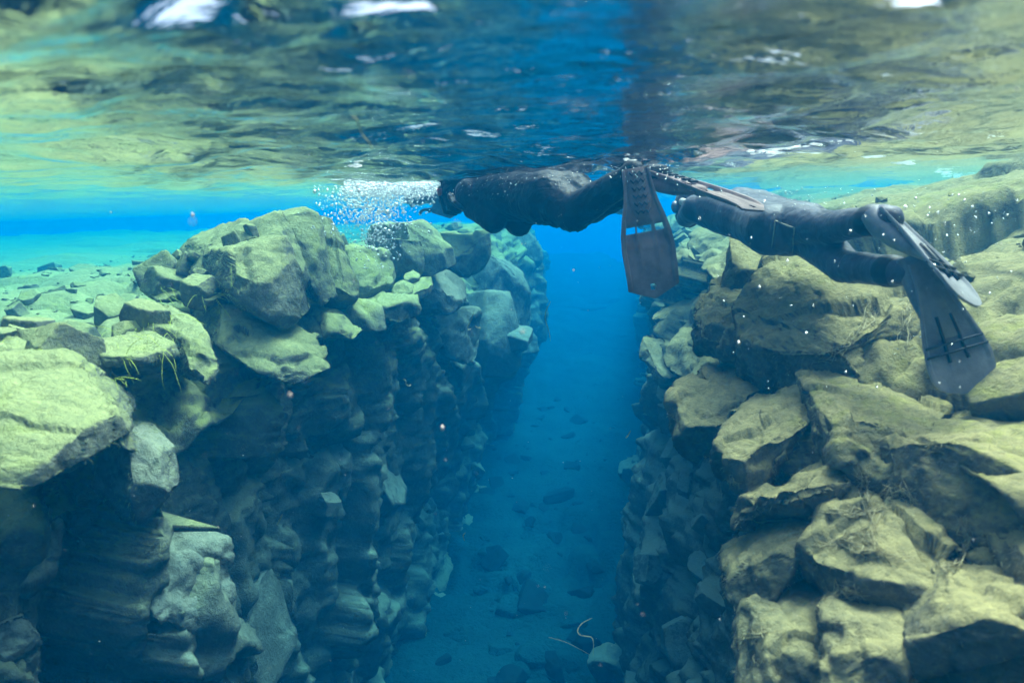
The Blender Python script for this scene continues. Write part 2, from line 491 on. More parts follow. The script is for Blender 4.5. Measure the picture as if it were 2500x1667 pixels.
def subdivide(V, F, target, most=60000):
    while True:
        e = np.linalg.norm(V[F] - V[np.roll(F, 1, 1)], axis=2)
        if e.max() < target or len(F) * 2 > most: return V, F
        long_ = e > target * 0.999
        # split only long edges (edge k joins F[k-1], F[k]); conform by hashing midpoints
        E = np.stack([np.roll(F, 1, 1), F], 2).reshape(-1, 2); E.sort(1)
        key = E[:, 0].astype(np.int64) * (len(V) + 1) + E[:, 1]
        lk = np.unique(key[long_.ravel()])
        mids = (V[lk // (len(V) + 1)] + V[lk % (len(V) + 1)]) / 2
        idx = np.searchsorted(lk, key); idx[idx == len(lk)] = 0
        has = (lk[idx] == key)
        m = np.where(has, idx + len(V), -1).reshape(-1, 3)     # midpoint of edge (k-1, k)
        out = []
        a, b, c = F[:, 0], F[:, 1], F[:, 2]
        mca, mab, mbc = m[:, 0], m[:, 1], m[:, 2]
        n = (m >= 0).sum(1)
        z = n == 0; out.append(F[z])
        z = n == 3
        for tri in ((a, mab, mca), (mab, b, mbc), (mca, mbc, c), (mab, mbc, mca)):
            out.append(np.stack([t[z] for t in tri], 1))
        for rot in range(3):
            p = [np.roll(F, -rot, 1)[:, k] for k in range(3)]
            mm = np.roll(m, -rot, 1)
            qca, qab, qbc = mm[:, 0], mm[:, 1], mm[:, 2]
            z = (n == 1) & (qab >= 0)
            out.append(np.stack([p[0][z], qab[z], p[2][z]], 1)); out.append(np.stack([qab[z], p[1][z], p[2][z]], 1))
            z = (n == 2) & (qca < 0)
            out.append(np.stack([p[0][z], qab[z], p[2][z]], 1)); out.append(np.stack([qab[z], qbc[z], p[2][z]], 1)); out.append(np.stack([qab[z], p[1][z], qbc[z]], 1))
        V = np.concatenate([V, mids]); F = np.concatenate(out)

def laplace(V, F, n, k=0.5):
    i = np.concatenate([F[:, 0], F[:, 1], F[:, 2], F[:, 1], F[:, 2], F[:, 0]])
    j = np.concatenate([F[:, 1], F[:, 2], F[:, 0], F[:, 0], F[:, 1], F[:, 2]])
    cnt = np.bincount(i, minlength=len(V))[:, None]
    for _ in range(n):
        s = np.stack([np.bincount(i, V[j, c], minlength=len(V)) for c in range(3)], 1)
        V = V * (1 - k) + k * s / np.maximum(cnt, 1)
    return V

def tri_normals(V, F):
    n = np.cross(V[F[:, 1]] - V[F[:, 0]], V[F[:, 2]] - V[F[:, 0]])
    o = np.zeros_like(V)
    for c in range(3): np.add.at(o, F[:, c], n)
    return o / np.maximum(np.linalg.norm(o, axis=1), 1e-9)[:, None]

def weather(V, F, seed, amp=1.0, sc=1.0, rnd=2):
    """round the arrises a little, then break the faces into chips, pits and grain"""
    V = laplace(V, F, rnd)
    N = tri_normals(V, F)
    W = V + 0.05 * np.stack([fbm(V * 3.0, seed + 30 + k, 2) for k in range(3)], 1)
    d = np.zeros(len(V))
    for s_, a_, q in ((0.38, 0.040, 0), (0.15, 0.017, 1), (0.06, 0.007, 2)):
        h, e = facet(W * np.array((1, 1, 0.8)) / (s_ * sc), seed + q, 0.8)
        d += a_ * sc * (h - 0.20 * np.exp(-(e / 0.10) ** 2))
    d += 0.016 * sc * fbm(V * 2.2 / sc, seed + 7, 3) + 0.008 * sc * fbm(V * 17 / sc, seed + 8, 3)
    return V + N * (d * amp)[:, None]

HERO = []
G3 = 'blocks of the left wall beyond the bubbles'
G1 = 'blocks along the left rim'
G2 = 'boulders piled on the right rim'
def boulder(label, mat, pts, back, shrink=0.92, res=None, amp=1.0, name='boulder', sc=1.0, group=None, bulge=0.30):
    """pts: corners (u, v, Y) of the side we look at; back: how far the stone goes on behind it, in metres"""
    f = [P(*p) for p in pts]
    cen = sum(f, Vector()) / len(f)
    f = [cen + (p - cen) * (1.15 if group == G2 else 1.24 if group == G3 else 1.10) for p in f]
    rad = sum((p - cen).length for p in f) / len(f)
    toward = (Vector((0, 0, CAM_Z)) - cen).normalized()
    pa, pb = max(((x, y) for x in f for y in f), key=lambda t: (t[0] - t[1]).length)
    lx = (pa - pb).normalized()
    hr = random.Random(len(HERO))
    front = [cen + lx * rad * k + toward * rad * (bulge if group == G2 else bulge * .4) * hr.uniform(.8, 1.2) + Vector((0, 0, hr.uniform(-.12, .16) * rad)) for k in (-.42, .38)]
    if group == G2:                                       # blocks go on below the edge we see
        front += [p + Vector((.05, .08, -.50 * rad)) for p in f if p.z < cen.z + .1 * rad]
    bk = Vector(back) * (1.5 if group == G2 else 1.15)
    b = [cen + (p - cen) * shrink + bk for p in f]
    V, F = chip([p[:] for p in f + b + front], len(HERO) + 3, 10, 0.10)
    Y = min(p[2] for p in pts)
    V, F = subdivide(V, F, res or max(0.016, 0.0098 * Y))
    V = weather(V, F, 100 + len(HERO) * 13, amp, sc, 2 if group == G2 else 1)
    base = Vector((V[:, 0].mean(), V[:, 1].mean(), V[:, 2].min()))
    me = mesh_from(name, V - np.array(base[:]), F)
    o = link(name, me, mat); o.location = base
    thing(o, label, 'rock', group)
    HERO.append(o)
    return o

RL, RR, RD = M['rock_left'], M['rock_right'], M['rock_deep']
G1 = 'blocks along the left rim'
G2 = 'boulders piled on the right rim'
# ---- left rim
boulder('big tilted angular block with a dark underside, jutting from the left rim', RL,
        [(578, 628, 3.30), (696, 589, 3.48), (746, 690, 3.42), (788, 773, 3.32), (730, 811, 3.15), (640, 760, 3.08), (586, 712, 3.12)], (-.38, .45, .03), group=G1, amp=.55)
boulder('upright rock slab behind the tilted block, its top near the surface', RL,
        [(600, 555, 4.0), (690, 520, 4.1), (725, 600, 4.0), (768, 705, 3.85), (690, 730, 3.7), (600, 690, 3.7)], (-.25, .45, -.02), group=G1, amp=.6)
boulder('tallest ribbed rock column at the peak of the left rim', RL,
        [(686, 524, 4.15), (742, 510, 4.25), (779, 527, 4.25), (800, 620, 4.15), (826, 715, 4.05), (785, 738, 3.92), (735, 650, 3.98)], (-.22, .45, -.05), group=G1, amp=.6)
boulder('narrow leaning column right of the tallest column, partly behind the bubbles', RL,
        [(779, 532, 4.45), (815, 540, 4.45), (850, 620, 4.4), (876, 690, 4.3), (868, 745, 4.2), (815, 765, 4.05)], (-.22, .5, -.05), group=G1, amp=.6)
boulder('mossy shouldered block at the left foot of the upright slab', RL,
        [(512, 607, 3.8), (605, 551, 4.0), (628, 600, 3.85), (604, 705, 3.5), (540, 724, 3.45), (490, 670, 3.6)], (-.4, .45, 0), group=G1, amp=.7)
boulder('low overhanging ledge block directly under the big tilted block', RL,
        [(555, 752, 3.35), (690, 775, 3.5), (767, 822, 3.45), (798, 895, 3.28), (712, 932, 3.12), (640, 908, 3.05), (556, 850, 3.08)], (-.45, .55, .03), group=G1, amp=.7)
boulder('slanting pale rock flake hanging off the lip left of the ledge block', RL,
        [(436, 812, 2.75), (488, 792, 2.85), (538, 888, 2.72), (514, 937, 2.62), (462, 900, 2.62)], (-.3, .35, -.05), group=G1, amp=.5)
boulder('huge pale algae covered boulder at the left edge of the view', RL,
        [(-180, 905, 1.9), (20, 878, 2.1), (137, 882, 2.1), (208, 918, 2.1), (262, 985, 2.02), (296, 1068, 1.86), (213, 1104, 1.74), (76, 1178, 1.64), (-120, 1150, 1.6)], (-.25, .45, -.05), group=G1, amp=.6)
boulder('grey side flank slab leaning on the huge pale boulder', RL,
        [(205, 915, 2.2), (262, 930, 2.3), (312, 1010, 2.2), (330, 1095, 2.05), (298, 1085, 1.95)], (-.2, .3, -.1), group=G1, amp=.4)
boulder('flat blue grey slab standing upright below the left lip', RD,
        [(327, 1050, 2.32), (427, 1046, 2.45), (448, 1110, 2.42), (463, 1166, 2.38), (421, 1240, 2.28), (374, 1282, 2.2), (335, 1212, 2.2)], (-.4, .25, -.05), group=G1, amp=.35)
boulder('thin flat slab on the shelf edge above the dark hollow', RL,
        [(232, 836, 2.5), (300, 818, 2.7), (372, 815, 2.7), (424, 852, 2.6), (356, 874, 2.38), (262, 878, 2.32)], (-.1, .2, -.10), group=G1, amp=.5)
boulder('broad pale slab on the shelf behind the thin edge slab', RL,
        [(330, 772, 2.85), (410, 752, 3.1), (476, 796, 2.95), (416, 822, 2.75), (345, 806, 2.7)], (-.1, .2, -.14), group=G1, amp=.6)
boulder('rounded stone at the far left shelf edge above the huge boulder', RL,
        [(-60, 845, 2.2), (0, 812, 2.5), (62, 815, 2.5), (70, 862, 2.25), (0, 890, 2.1)], (-.1, .2, -.12), group=G1, amp=.7)
boulder('small dark sided stone on the shelf left of the rim blocks', RL,
        [(462, 680, 3.5), (505, 662, 3.7), (552, 690, 3.55), (560, 735, 3.3), (500, 748, 3.2), (458, 722, 3.3)], (-.12, .25, -.05), group=G1, amp=.7)
boulder('squat green stone standing on the shelf near the left rim', RL,
        [(352, 690, 3.7), (400, 668, 3.9), (440, 690, 3.8), (446, 722, 3.6), (380, 735, 3.5)], (-.1, .25, -.05), group=G1, amp=.7)
G3 = 'blocks of the left wall beyond the bubbles'
boulder('grey face block below the bubbles', RL, [(862, 612, 4.95), (934, 610, 5.05), (972, 676, 4.95), (932, 727, 4.75), (866, 706, 4.7)], (-.4, .45, 0), group=G3, amp=.5)
boulder('narrow pale slab just right of the face block below the bubbles', RL, [(980, 592, 5.3), (1028, 596, 5.4), (1038, 664, 5.3), (1004, 672, 5.15)], (-.3, .5, 0), group=G3, amp=.5)
boulder('dark shadowed block with a green mossy crown under the front diver', RL, [(1004, 556, 5.7), (1060, 552, 5.85), (1098, 605, 5.8), (1121, 640, 5.7), (1076, 660, 5.55), (1030, 650, 5.5)], (-.5, .5, 0), group=G3, amp=.6)
boulder('blunt teal block right of the mossy crowned block', RL, [(1096, 584, 6.4), (1140, 590, 6.5), (1186, 576, 6.6), (1196, 650, 6.5), (1150, 664, 6.3), (1108, 640, 6.2)], (-.6, .5, 0), group=G3, amp=.6)
boulder('great leaning teal column on the far part of the left wall', RD, [(1196, 640, 8.6), (1251, 630, 9.1), (1316, 712, 9.1), (1318, 750, 9.0), (1272, 900, 8.7), (1210, 850, 8.2)], (-.9, .6, -.1), group=G3, amp=.9, sc=1.5)
boulder('tall smooth teal slab at the foot of the leaning column', RD, [(1193, 728, 7.7), (1246, 730, 7.9), (1262, 800, 7.8), (1270, 870, 7.7), (1255, 903, 7.6), (1214, 908, 7.4), (1196, 830, 7.4)], (-.6, .4, -.1), group=G3, amp=.4)
boulder('farthest hazy blue column of the left wall beside open water', RD, [(1262, 556, 12.3), (1326, 585, 12.5), (1322, 665, 12.3), (1290, 680, 12), (1250, 640, 11.8)], (-1.2, .8, -.2), group=G3, amp=.8, sc=1.5)
boulder('flat ledge stone below the face block with small cubes on it', RL, [(952, 708, 5.0), (1040, 676, 5.25), (1068, 682, 5.25), (1066, 706, 5.1), (1000, 730, 4.85)], (-.2, .2, -.12), group=G3, amp=.5)
boulder('little cube shaped stone resting on the flat ledge', RL, [(986, 672, 5.1), (1008, 660, 5.2), (1024, 672, 5.15), (1022, 690, 5.05), (990, 692, 5.0)], (-.02, .12, -.01), group=G3, amp=.3)
boulder('oblong stone lying in front of the little cube stone', RL, [(960, 700, 4.95), (985, 690, 5.05), (1008, 698, 5.0), (1006, 716, 4.9), (962, 722, 4.85)], (-.02, .12, -.01), group=G3, amp=.3)
boulder('chipped stone at the outer end of the lower ledge', RL, [(905, 734, 4.7), (980, 716, 4.9), (1024, 720, 4.9), (1030, 765, 4.75), (985, 783, 4.6), (945, 770, 4.5)], (-.35, .35, -.05), group=G3, amp=.6)
boulder('pointed grey block on the lip beneath the narrow leaning column', RL, [(858, 735, 4.35), (925, 752, 4.5), (934, 800, 4.4), (895, 808, 4.25), (862, 780, 4.2)], (-.4, .4, 0), group=G3, amp=.6)
boulder('low striped block on the lip right of the ledge block', RL, [(806, 770, 3.95), (850, 775, 4.1), (882, 808, 4.05), (858, 826, 3.9), (812, 838, 3.7)], (-.35, .45, .02), group=G3, amp=.6)
boulder('square mossy stone under the blunt teal block', RD, [(1040, 690, 5.7), (1100, 668, 6.0), (1152, 700, 6.0), (1150, 745, 5.8), (1080, 770, 5.6), (1046, 740, 5.5)], (-.5, .5, 0), group=G3, amp=.7)
boulder('knobbly teal stone low on the left wall under the ledge', RD, [(1130, 770, 6.4), (1180, 760, 6.6), (1196, 830, 6.5), (1180, 880, 6.3), (1120, 870, 6.1), (1108, 820, 6.1)], (-.6, .4, 0), group=G3, amp=1.0)
G5 = 'bulges of the shaded left wall'
boulder('shaded bulge on the lower left wall under the huge pale boulder', RD, [(-80, 1235, 1.95), (60, 1205, 2.1), (150, 1285, 2.1), (125, 1405, 2.0), (0, 1455, 1.9), (-90, 1400, 1.85)], (-.5, .4, 0), group=G5, amp=1.0)
boulder('brownish wall block beneath the upright blue grey slab', RD, [(195, 1215, 2.3), (300, 1185, 2.4), (338, 1300, 2.4), (268, 1375, 2.3), (190, 1320, 2.2)], (-.5, .35, 0), group=G5, amp=.9)
boulder('dim wedge of wall rock between the corner rock and the pale blue flake', RD, [(85, 1390, 2.3), (185, 1350, 2.4), (250, 1470, 2.4), (165, 1570, 2.3), (90, 1510, 2.2)], (-.5, .35, 0), group=G5, amp=1.0)
boulder('pale blue flake low on the left wall', RD, [(232, 1490, 2.75), (325, 1480, 2.85), (346, 1555, 2.8), (300, 1600, 2.7), (240, 1560, 2.7)], (-.5, .3, 0), group=G5, amp=.5)
boulder('dim rounded rock in the lower left corner', RD, [(-80, 1560, 1.75), (70, 1510, 1.9), (140, 1600, 1.9), (120, 1720, 1.8), (-80, 1720, 1.7)], (-.5, .4, 0), group=G5, amp=1.0)
boulder('shaded pillar bulging from the middle of the left wall', RD, [(700, 1110, 4.0), (790, 1060, 4.3), (850, 1072, 4.45), (856, 1170, 4.4), (806, 1268, 4.25), (690, 1290, 4.0)], (-.9, .4, 0), group=G5, amp=1.3, sc=1.3)
boulder('lower pillar foot on the left wall near the canyon floor', RD, [(560, 1470, 4.3), (660, 1400, 4.6), (722, 1420, 4.75), (700, 1520, 4.6), (600, 1600, 4.3)], (-.9, .4, 0), group=G5, amp=1.3, sc=1.3)
boulder('steep shaded wall block right of the brownish block, low on the left wall', RD, [(370, 1335, 2.35), (455, 1290, 2.55), (545, 1330, 2.6), (570, 1450, 2.5), (500, 1540, 2.35), (385, 1500, 2.2)], (-.5, .35, -.05), group=G5, amp=.9, bulge=.6)
# ---- right rim
boulder('dark faced block with a pale sloping top beneath the right diver chest', RR,
        [(1746, 611, 3.6), (1793, 573, 3.85), (1840, 590, 3.8), (1892, 632, 3.55), (1866, 676, 3.3), (1806, 724, 3.25), (1755, 688, 3.38)], (.35, .35, .02), group=G2, amp=.45)
boulder('largest pale rock of the right rim, lying beneath the right diver legs', RR,
        [(1887, 626, 3.3), (2052, 686, 2.9), (2232, 716, 2.5), (2240, 850, 2.1), (2010, 888, 2.3), (1930, 908, 2.38), (1840, 868, 2.62), (1806, 750, 2.92)], (.3, .55, .04), group=G2, amp=.9)
boulder('rough grey block under the left end of the largest pale rock', RR,
        [(1696, 750, 3.25), (1732, 700, 3.45), (1812, 715, 3.3), (1830, 800, 2.95), (1800, 835, 2.85), (1740, 842, 2.9), (1682, 820, 3.05), (1680, 785, 3.15)], (.3, .4, .0), group=G2, amp=.9)
boulder('stepped square stack at the outer edge of the right wall', RR,
        [(1644, 958, 2.78), (1662, 930, 2.9), (1738, 908, 2.98), (1812, 903, 2.95), (1818, 962, 2.62), (1712, 1100, 2.40), (1652, 1085, 2.58)], (.35, .35, -.05), group=G2, amp=.8)
boulder('small cube stone perched on the stepped stack', RR,
        [(1708, 905, 2.9), (1726, 890, 3.0), (1762, 902, 2.98), (1760, 925, 2.85), (1722, 930, 2.8)], (.05, .12, -.02), group=G2, amp=.4)
boulder('hidden middle block wedged between the stepped stack and the sloping slab', RR,
        [(1755, 1018, 2.35), (1830, 965, 2.5), (1902, 952, 2.5), (1905, 990, 2.35), (1790, 1080, 2.15)], (.3, .35, -.15), group=G2, amp=.8)
boulder('broad sloping slab with a pale lit top in the middle of the right pile', RR,
        [(1832, 998, 2.35), (1950, 950, 2.4), (1990, 1003, 2.15), (1930, 1062, 2.02), (1835, 1165, 1.92), (1778, 1136, 2.0), (1762, 1075, 2.15)], (.35, .35, -.08), group=G2, amp=.8)
boulder('small wedge stone between the sloping slab and the slab below it', RR,
        [(1895, 1110, 2.05), (1985, 1045, 2.15), (2050, 1070, 2.05), (2000, 1130, 1.9), (1935, 1155, 1.88)], (.3, .35, -.1), group=G2, amp=.7)
boulder('second sloping slab with a dark square end low in the right pile', RR,
        [(1926, 1162, 1.95), (2064, 1090, 1.98), (2094, 1136, 1.8), (2050, 1210, 1.68), (1975, 1270, 1.62), (1862, 1292, 1.64), (1836, 1250, 1.76), (1786, 1232, 1.88)], (.35, .35, -.08), group=G2, amp=.8)
boulder('blunt nosed block under the second sloping slab', RR,
        [(1746, 1398, 1.92), (1783, 1338, 1.98), (1888, 1288, 1.88), (1965, 1300, 1.72), (1910, 1400, 1.64), (1836, 1478, 1.62)], (.4, .35, -.08), group=G2, amp=.8)
boulder('long ridge of sunlit pale rock running below the right diver fins', RR,
        [(1950, 908, 2.32), (2015, 878, 2.5), (2180, 898, 2.35), (2300, 1010, 1.9), (2190, 1095, 1.62), (2080, 1066, 1.78), (1990, 985, 2.1), (2005, 1045, 2.0), (2120, 1135, 1.62)], (.35, .35, -.12), group=G2, amp=.7)
boulder('sunlit tan rock shelf at the right edge below the dark recess', RR,
        [(2185, 1095, 1.7), (2210, 1030, 1.85), (2360, 1010, 1.85), (2620, 1080, 1.6), (2650, 1220, 1.35), (2480, 1232, 1.28), (2335, 1212, 1.34), (2240, 1150, 1.5), (2300, 1262, 1.38)], (.35, .35, -.10), group=G2, amp=.7)
boulder('large grey boulder wrapped in pale algae threads, lower right', RR,
        [(1985, 1338, 1.62), (2062, 1226, 1.72), (2130, 1200, 1.72), (2244, 1244, 1.6), (2309, 1330, 1.48), (2290, 1404, 1.38), (2195, 1516, 1.3), (2120, 1478, 1.36), (2052, 1414, 1.46)], (.35, .35, -.05), group=G2, amp=.9)
boulder('bottom boulder with a smooth grey patch, beside the open blue water', RR,
        [(1806, 1515, 1.62), (1905, 1456, 1.66), (1986, 1495, 1.55), (2006, 1565, 1.45), (2004, 1720, 1.3), (1850, 1740, 1.35), (1800, 1650, 1.45)], (.3, .35, -.05), group=G2, amp=.8)
boulder('tan block at the bottom edge right of the smooth grey patch boulder', RR,
        [(2013, 1516, 1.42), (2042, 1466, 1.48), (2105, 1504, 1.42), (2188, 1534, 1.32), (2190, 1720, 1.12), (2012, 1720, 1.2)], (.25, .35, -.05), group=G2, amp=.8)
boulder('leaning pale boulder in the lower right corner', RR,
        [(2207, 1516, 1.32), (2250, 1430, 1.4), (2314, 1396, 1.42), (2384, 1420, 1.35), (2560, 1446, 1.2), (2560, 1650, 1.0), (2289, 1640, 1.1)], (.25, .35, -.05), group=G2, amp=.8)
boulder('shaded upright rock on the right edge above the corner boulder', RR,
        [(2378, 1258, 1.5), (2440, 1225, 1.5), (2600, 1240, 1.35), (2600, 1440, 1.15), (2449, 1424, 1.28), (2425, 1350, 1.36)], (.25, .35, -.05), group=G2, amp=.8)
boulder('square rock under the right diver fin tip with a brown shaded face', RR,
        [(2300, 900, 2.25), (2420, 850, 2.5), (2640, 870, 2.3), (2640, 990, 1.95), (2420, 1040, 1.85), (2310, 1010, 1.95)], (.3, .4, -.05), group=G2, amp=.7)
G4 = 'teal blocks of the right wall farther down the fissure'
boulder('sloping teal boulder below the long hanging fin', RR, [(1566, 812, 5.2), (1606, 745, 5.6), (1685, 710, 5.7), (1700, 760, 5.4), (1668, 800, 5.0), (1606, 845, 4.9)], (.6, .5, -.05), group=G4, amp=.8)
boulder('bulging teal rock below the sloping teal boulder', RR, [(1546, 852, 5.1), (1570, 822, 5.2), (1622, 856, 5.0), (1626, 920, 4.7), (1590, 960, 4.7), (1548, 905, 4.9)], (.7, .4, -.05), group=G4, amp=.8)
boulder('round dark rock tucked behind the outer edge of the right pile', RR, [(1618, 868, 4.6), (1660, 812, 4.8), (1712, 812, 4.6), (1716, 905, 4.2), (1660, 950, 4.2), (1622, 930, 4.3)], (.6, .4, -.05), group=G4, amp=.9)
boulder('lit teal flake leaning beside the round dark rock', RR, [(1672, 928, 4.0), (1722, 858, 4.1), (1758, 890, 3.9), (1750, 915, 3.8)], (.3, .4, -.1), group=G4, amp=.4)
boulder('stacked teal block in the gap between both divers', RR, [(1662, 580, 6.2), (1700, 560, 6.4), (1752, 575, 6.2), (1760, 640, 5.9), (1700, 690, 5.7), (1668, 660, 5.8)], (.6, .6, 0), group=G4, amp=.8)
boulder('pale topped teal block beneath the right diver head', RR, [(1630, 640, 7.6), (1668, 610, 7.8), (1716, 620, 7.6), (1712, 700, 7.2), (1650, 720, 7.2)], (.7, .6, 0), group=G4, amp=.8)
# ------------------------------------------------------------------ loose stones, scattered onto the real surfaces
from mathutils.bvhtree import BVHTree
def bvh_of(objs):
    V = []; F = []; off = 0
    for o in objs:
        c = coords(o.data) + np.array(o.location[:])
        n = len(o.data.polygons)
        ls = np.empty(n, np.int32); o.data.polygons.foreach_get('loop_start', ls)
        lt = np.empty(n, np.int32); o.data.polygons.foreach_get('loop_total', lt)
        vi = np.empty(len(o.data.loops), np.int32); o.data.loops.foreach_get('vertex_index', vi)
        k = lt[0]
        f = vi.reshape(-1, k) + off
        V.append(c); off += len(c)
        F.extend(f.tolist())
    return BVHTree.FromPolygons(np.concatenate(V).tolist(), F)

def stone_mesh(seed, res, amp=0.7):
    r = random.Random(seed)
    a = (r.uniform(.7, 1.2), r.uniform(.6, 1.0), r.uniform(.35, .8))
    pts = [((x + r.uniform(-.25, .25)) * a[0] * .5, (y + r.uniform(-.25, .25)) * a[1] * .5, (z + r.uniform(-.25, .25)) * a[2] * .5) for x in (-1, 1) for y in (-1, 1) for z in (-1, 1)]
    V, F = chip(pts, seed, 7, 0.22)
    if res:
        V, F = subdivide(V, F, res)
        V = weather(V, F, seed * 7, amp, 0.6, 1)
    return V, F

STONES_L = []; STONES_R = []; STONES_D = []
for k in range(9):
    V, F = stone_mesh(400 + k, 0.11)
    for lst, mat in ((STONES_L, RL), (STONES_R, RR), (STONES_D, RD)):
        me = mesh_from('rock', V, F); me.materials.append(mat); lst.append(me)

STONES_F = []
for k in range(4):
    V, F = stone_mesh(450 + k, 0.11)
    me = mesh_from('rock', V * np.array((1, 1, .6)), F); me.materials.append(M['floor']); STONES_F.append(me)
tree_l = bvh_of([left] + HERO[:38])
tree_r = bvh_of([right] + HERO[38:])
tree_f = bvh_of([floor])
def put_stone(meshes, loc, nrm, size, r, parent, name='rock', sink=0.25):
    o = bpy.data.objects.new(name, r.choice(meshes)); C.objects.link(o)
    o.parent = parent
    q = Vector(nrm).to_track_quat('Z', 'Y')
    o.rotation_mode = 'QUATERNION'
    o.rotation_quaternion = q @ Euler((r.uniform(-.4, .4), r.uniform(-.4, .4), r.uniform(0, 6.28))).to_quaternion()
    o.scale = (size * r.uniform(.8, 1.3), size * r.uniform(.7, 1.2), size * r.uniform(.7, 1.3))
    o.location = Vector(loc) + Vector(nrm) * size * (0.25 - sink)
    return o

def scatter_shelf(tree, n, s0, s1, q0, q1, meshes, parent, seed, lo=.07, hi=.34):
    r = random.Random(seed)
    k = 0
    while k < n:
        s = s0 + (s1 - s0) * r.random() ** 1.7
        q = q0 + (q1 - q0) * r.random() ** 1.3
        hit = tree.ray_cast(Vector((q + AX * s, s, 0.3)), Vector((0, 0, -1)))
        if hit[0] is None or hit[1].z < 0.2: k += .2; continue
        if hit[0].z > -0.22: k += .2; continue
        size = lo + (hi - lo) * r.random() ** 2.6
        size *= 0.75 + 0.10 * s
        if hit[0].z + size * .6 > -0.16: size *= .4
        put_stone(meshes, hit[0], hit[1], size, r, parent)
        k += 1
def scatter_wall(tree, n, s0, s1, z0, z1, side, meshes, parent, seed, lo=.12, hi=.5):
    r = random.Random(seed)
    k = 0
    while k < n:
        s = s0 + (s1 - s0) * r.random() ** 1.4; z = r.uniform(z0, z1)
        hit = tree.ray_cast(Vector((AX * s - 0.2, s, z)), Vector((side, 0.15, 0)))
        if hit[0] is None or hit[3] > 3.2: k += .2; continue
        put_stone(meshes, hit[0], hit[1], (lo + (hi - lo) * r.random() ** 2), r, parent, sink=.35)
        k += 1
scatter_shelf(tree_l, 70, 2.2, 13, -1.9, -8.5, STONES_L, left, 1, .06, .26)
scatter_shelf(tree_l, 110, 2.3, 6.5, -1.95, -4.2, STONES_L, left, 17, .07, .26)
scatter_wall(tree_l, 30, 3.0, 11, -5.0, -1.6, -1, STONES_D, left, 2, .2, .7)
scatter_shelf(tree_r, 100, 1.4, 11, 1.35, 5.0, STONES_R, right, 3, .08, .36)
scatter_wall(tree_r, 60, 3.2, 11, -5.0, -1.6, 1, STONES_D, right, 4, .15, .6)
def floor_stones():
    r = random.Random(9)
    spots = [(1200, 1340, .5), (1180, 1310, .35), (1230, 1360, .4), (1270, 1420, .6), (1310, 1430, .5), (1250, 1480, .7), (1330, 1500, .8), (1270, 1525, .7), (1400, 1500, .6), (1180, 1430, .35),
             (1150, 1440, .3), (1160, 1400, .3), (1390, 1240, .25), (1310, 1230, .3), (1320, 1020, .35), (1245, 1205, .25), (1260, 1150, .25), (1440, 860, .7), (1410, 745, 1.6), (1480, 735, 2.2), (1450, 755, 1.4), (1380, 660, .8), (1520, 820, .6), (1300, 1600, .6), (1220, 1580, .5), (1120, 1560, .6), (1380, 1600, .5), (1250, 1640, .6), (1440, 940, .35), (1400, 1080, .3)]
    for (u, v, sz) in spots:
        d = (P(u, v, 1.0) - Vector((0, 0, CAM_Z))).normalized()
        hit = tree_f.ray_cast(Vector((0, 0, CAM_Z)), d)
        if hit[0] is None: continue
        for j in range(r.randint(1, 3)):
            l = hit[0] + Vector((r.gauss(0, .25 * sz), r.gauss(0, .3 * sz), 0)) * (0 if j == 0 else 1)
            put_stone(STONES_F, l, (0, 0, 1), sz * r.uniform(.5, .9) * (1 if j == 0 else .6), r, floor, sink=.42)
floor_stones()
def floor_rubble():
    s_ = NT('dark_floor_stone'); b_ = s_.n('ShaderNodeBsdfDiffuse', Color=(0.008, 0.022, 0.030, 1)); s_.t.links.new(b_.outputs[0], s_.out.inputs[0])
    ms = []
    for k in range(4):
        V, F = stone_mesh(470 + k, 0.11)
        me = mesh_from('rock', V * np.array((1, 1, .7)), F); me.materials.append(s_.m); ms.append(me)
    r = random.Random(77)
    for k in range(90):
        s = r.uniform(5.2, 15); q = r.uniform(-1.9, .2 + max(0, (s - 6) * .12))
        h = tree_f.ray_cast(Vector((q + AX * s, s, -3)), Vector((0, 0, -1)))
        if h[0] is None: continue
        put_stone(ms, h[0], h[1], .08 + .42 * r.random() ** 3, r, floor, sink=.3)
floor_rubble()

def rubble(name, tree, n, s0, s1, q0, q1, mat, parent, seed, lo=.02, hi=.085):
    """small broken stones too many to count, lying on the shelf"""
    r = random.Random(seed)
    protos = [stone_mesh(900 + k, 0) for k in range(8)]
    VV = []; FF = []; off = 0
    for k in range(n):
        s = s0 + (s1 - s0) * r.random() ** 1.8
        q = q0 + (q1 - q0) * r.random() ** 1.4
        hit = tree.ray_cast(Vector((q + AX * s, s, 0.3)), Vector((0, 0, -1)))
        if hit[0] is None or hit[1].z < 0.15 or hit[0].z > -.2: continue
        V, F = r.choice(protos)
        sz = (lo + (hi - lo) * r.random() ** 3) * (0.6 + .07 * s)
        R = np.array(Euler((r.uniform(-.6, .6), r.uniform(-.6, .6), r.uniform(0, 6.28))).to_matrix())
        W = (V * sz * np.array((r.uniform(.8, 1.4), 1, r.uniform(.6, 1.2)))) @ R.T + np.array(hit[0][:])
        VV.append(W); FF.append(F + off); off += len(W)
    me = mesh_from(name, np.concatenate(VV), np.concatenate(FF), smooth=False)
    o = link(name, me, mat, parent); o['kind'] = 'stuff'
rubble('rubble', bvh_of([left]), 2400, 2.2, 16, -2.0, -9, RL, left, 5)
rubble('rubble', bvh_of([right]), 500, 0.9, 12, 1.5, 6, RR, right, 6)

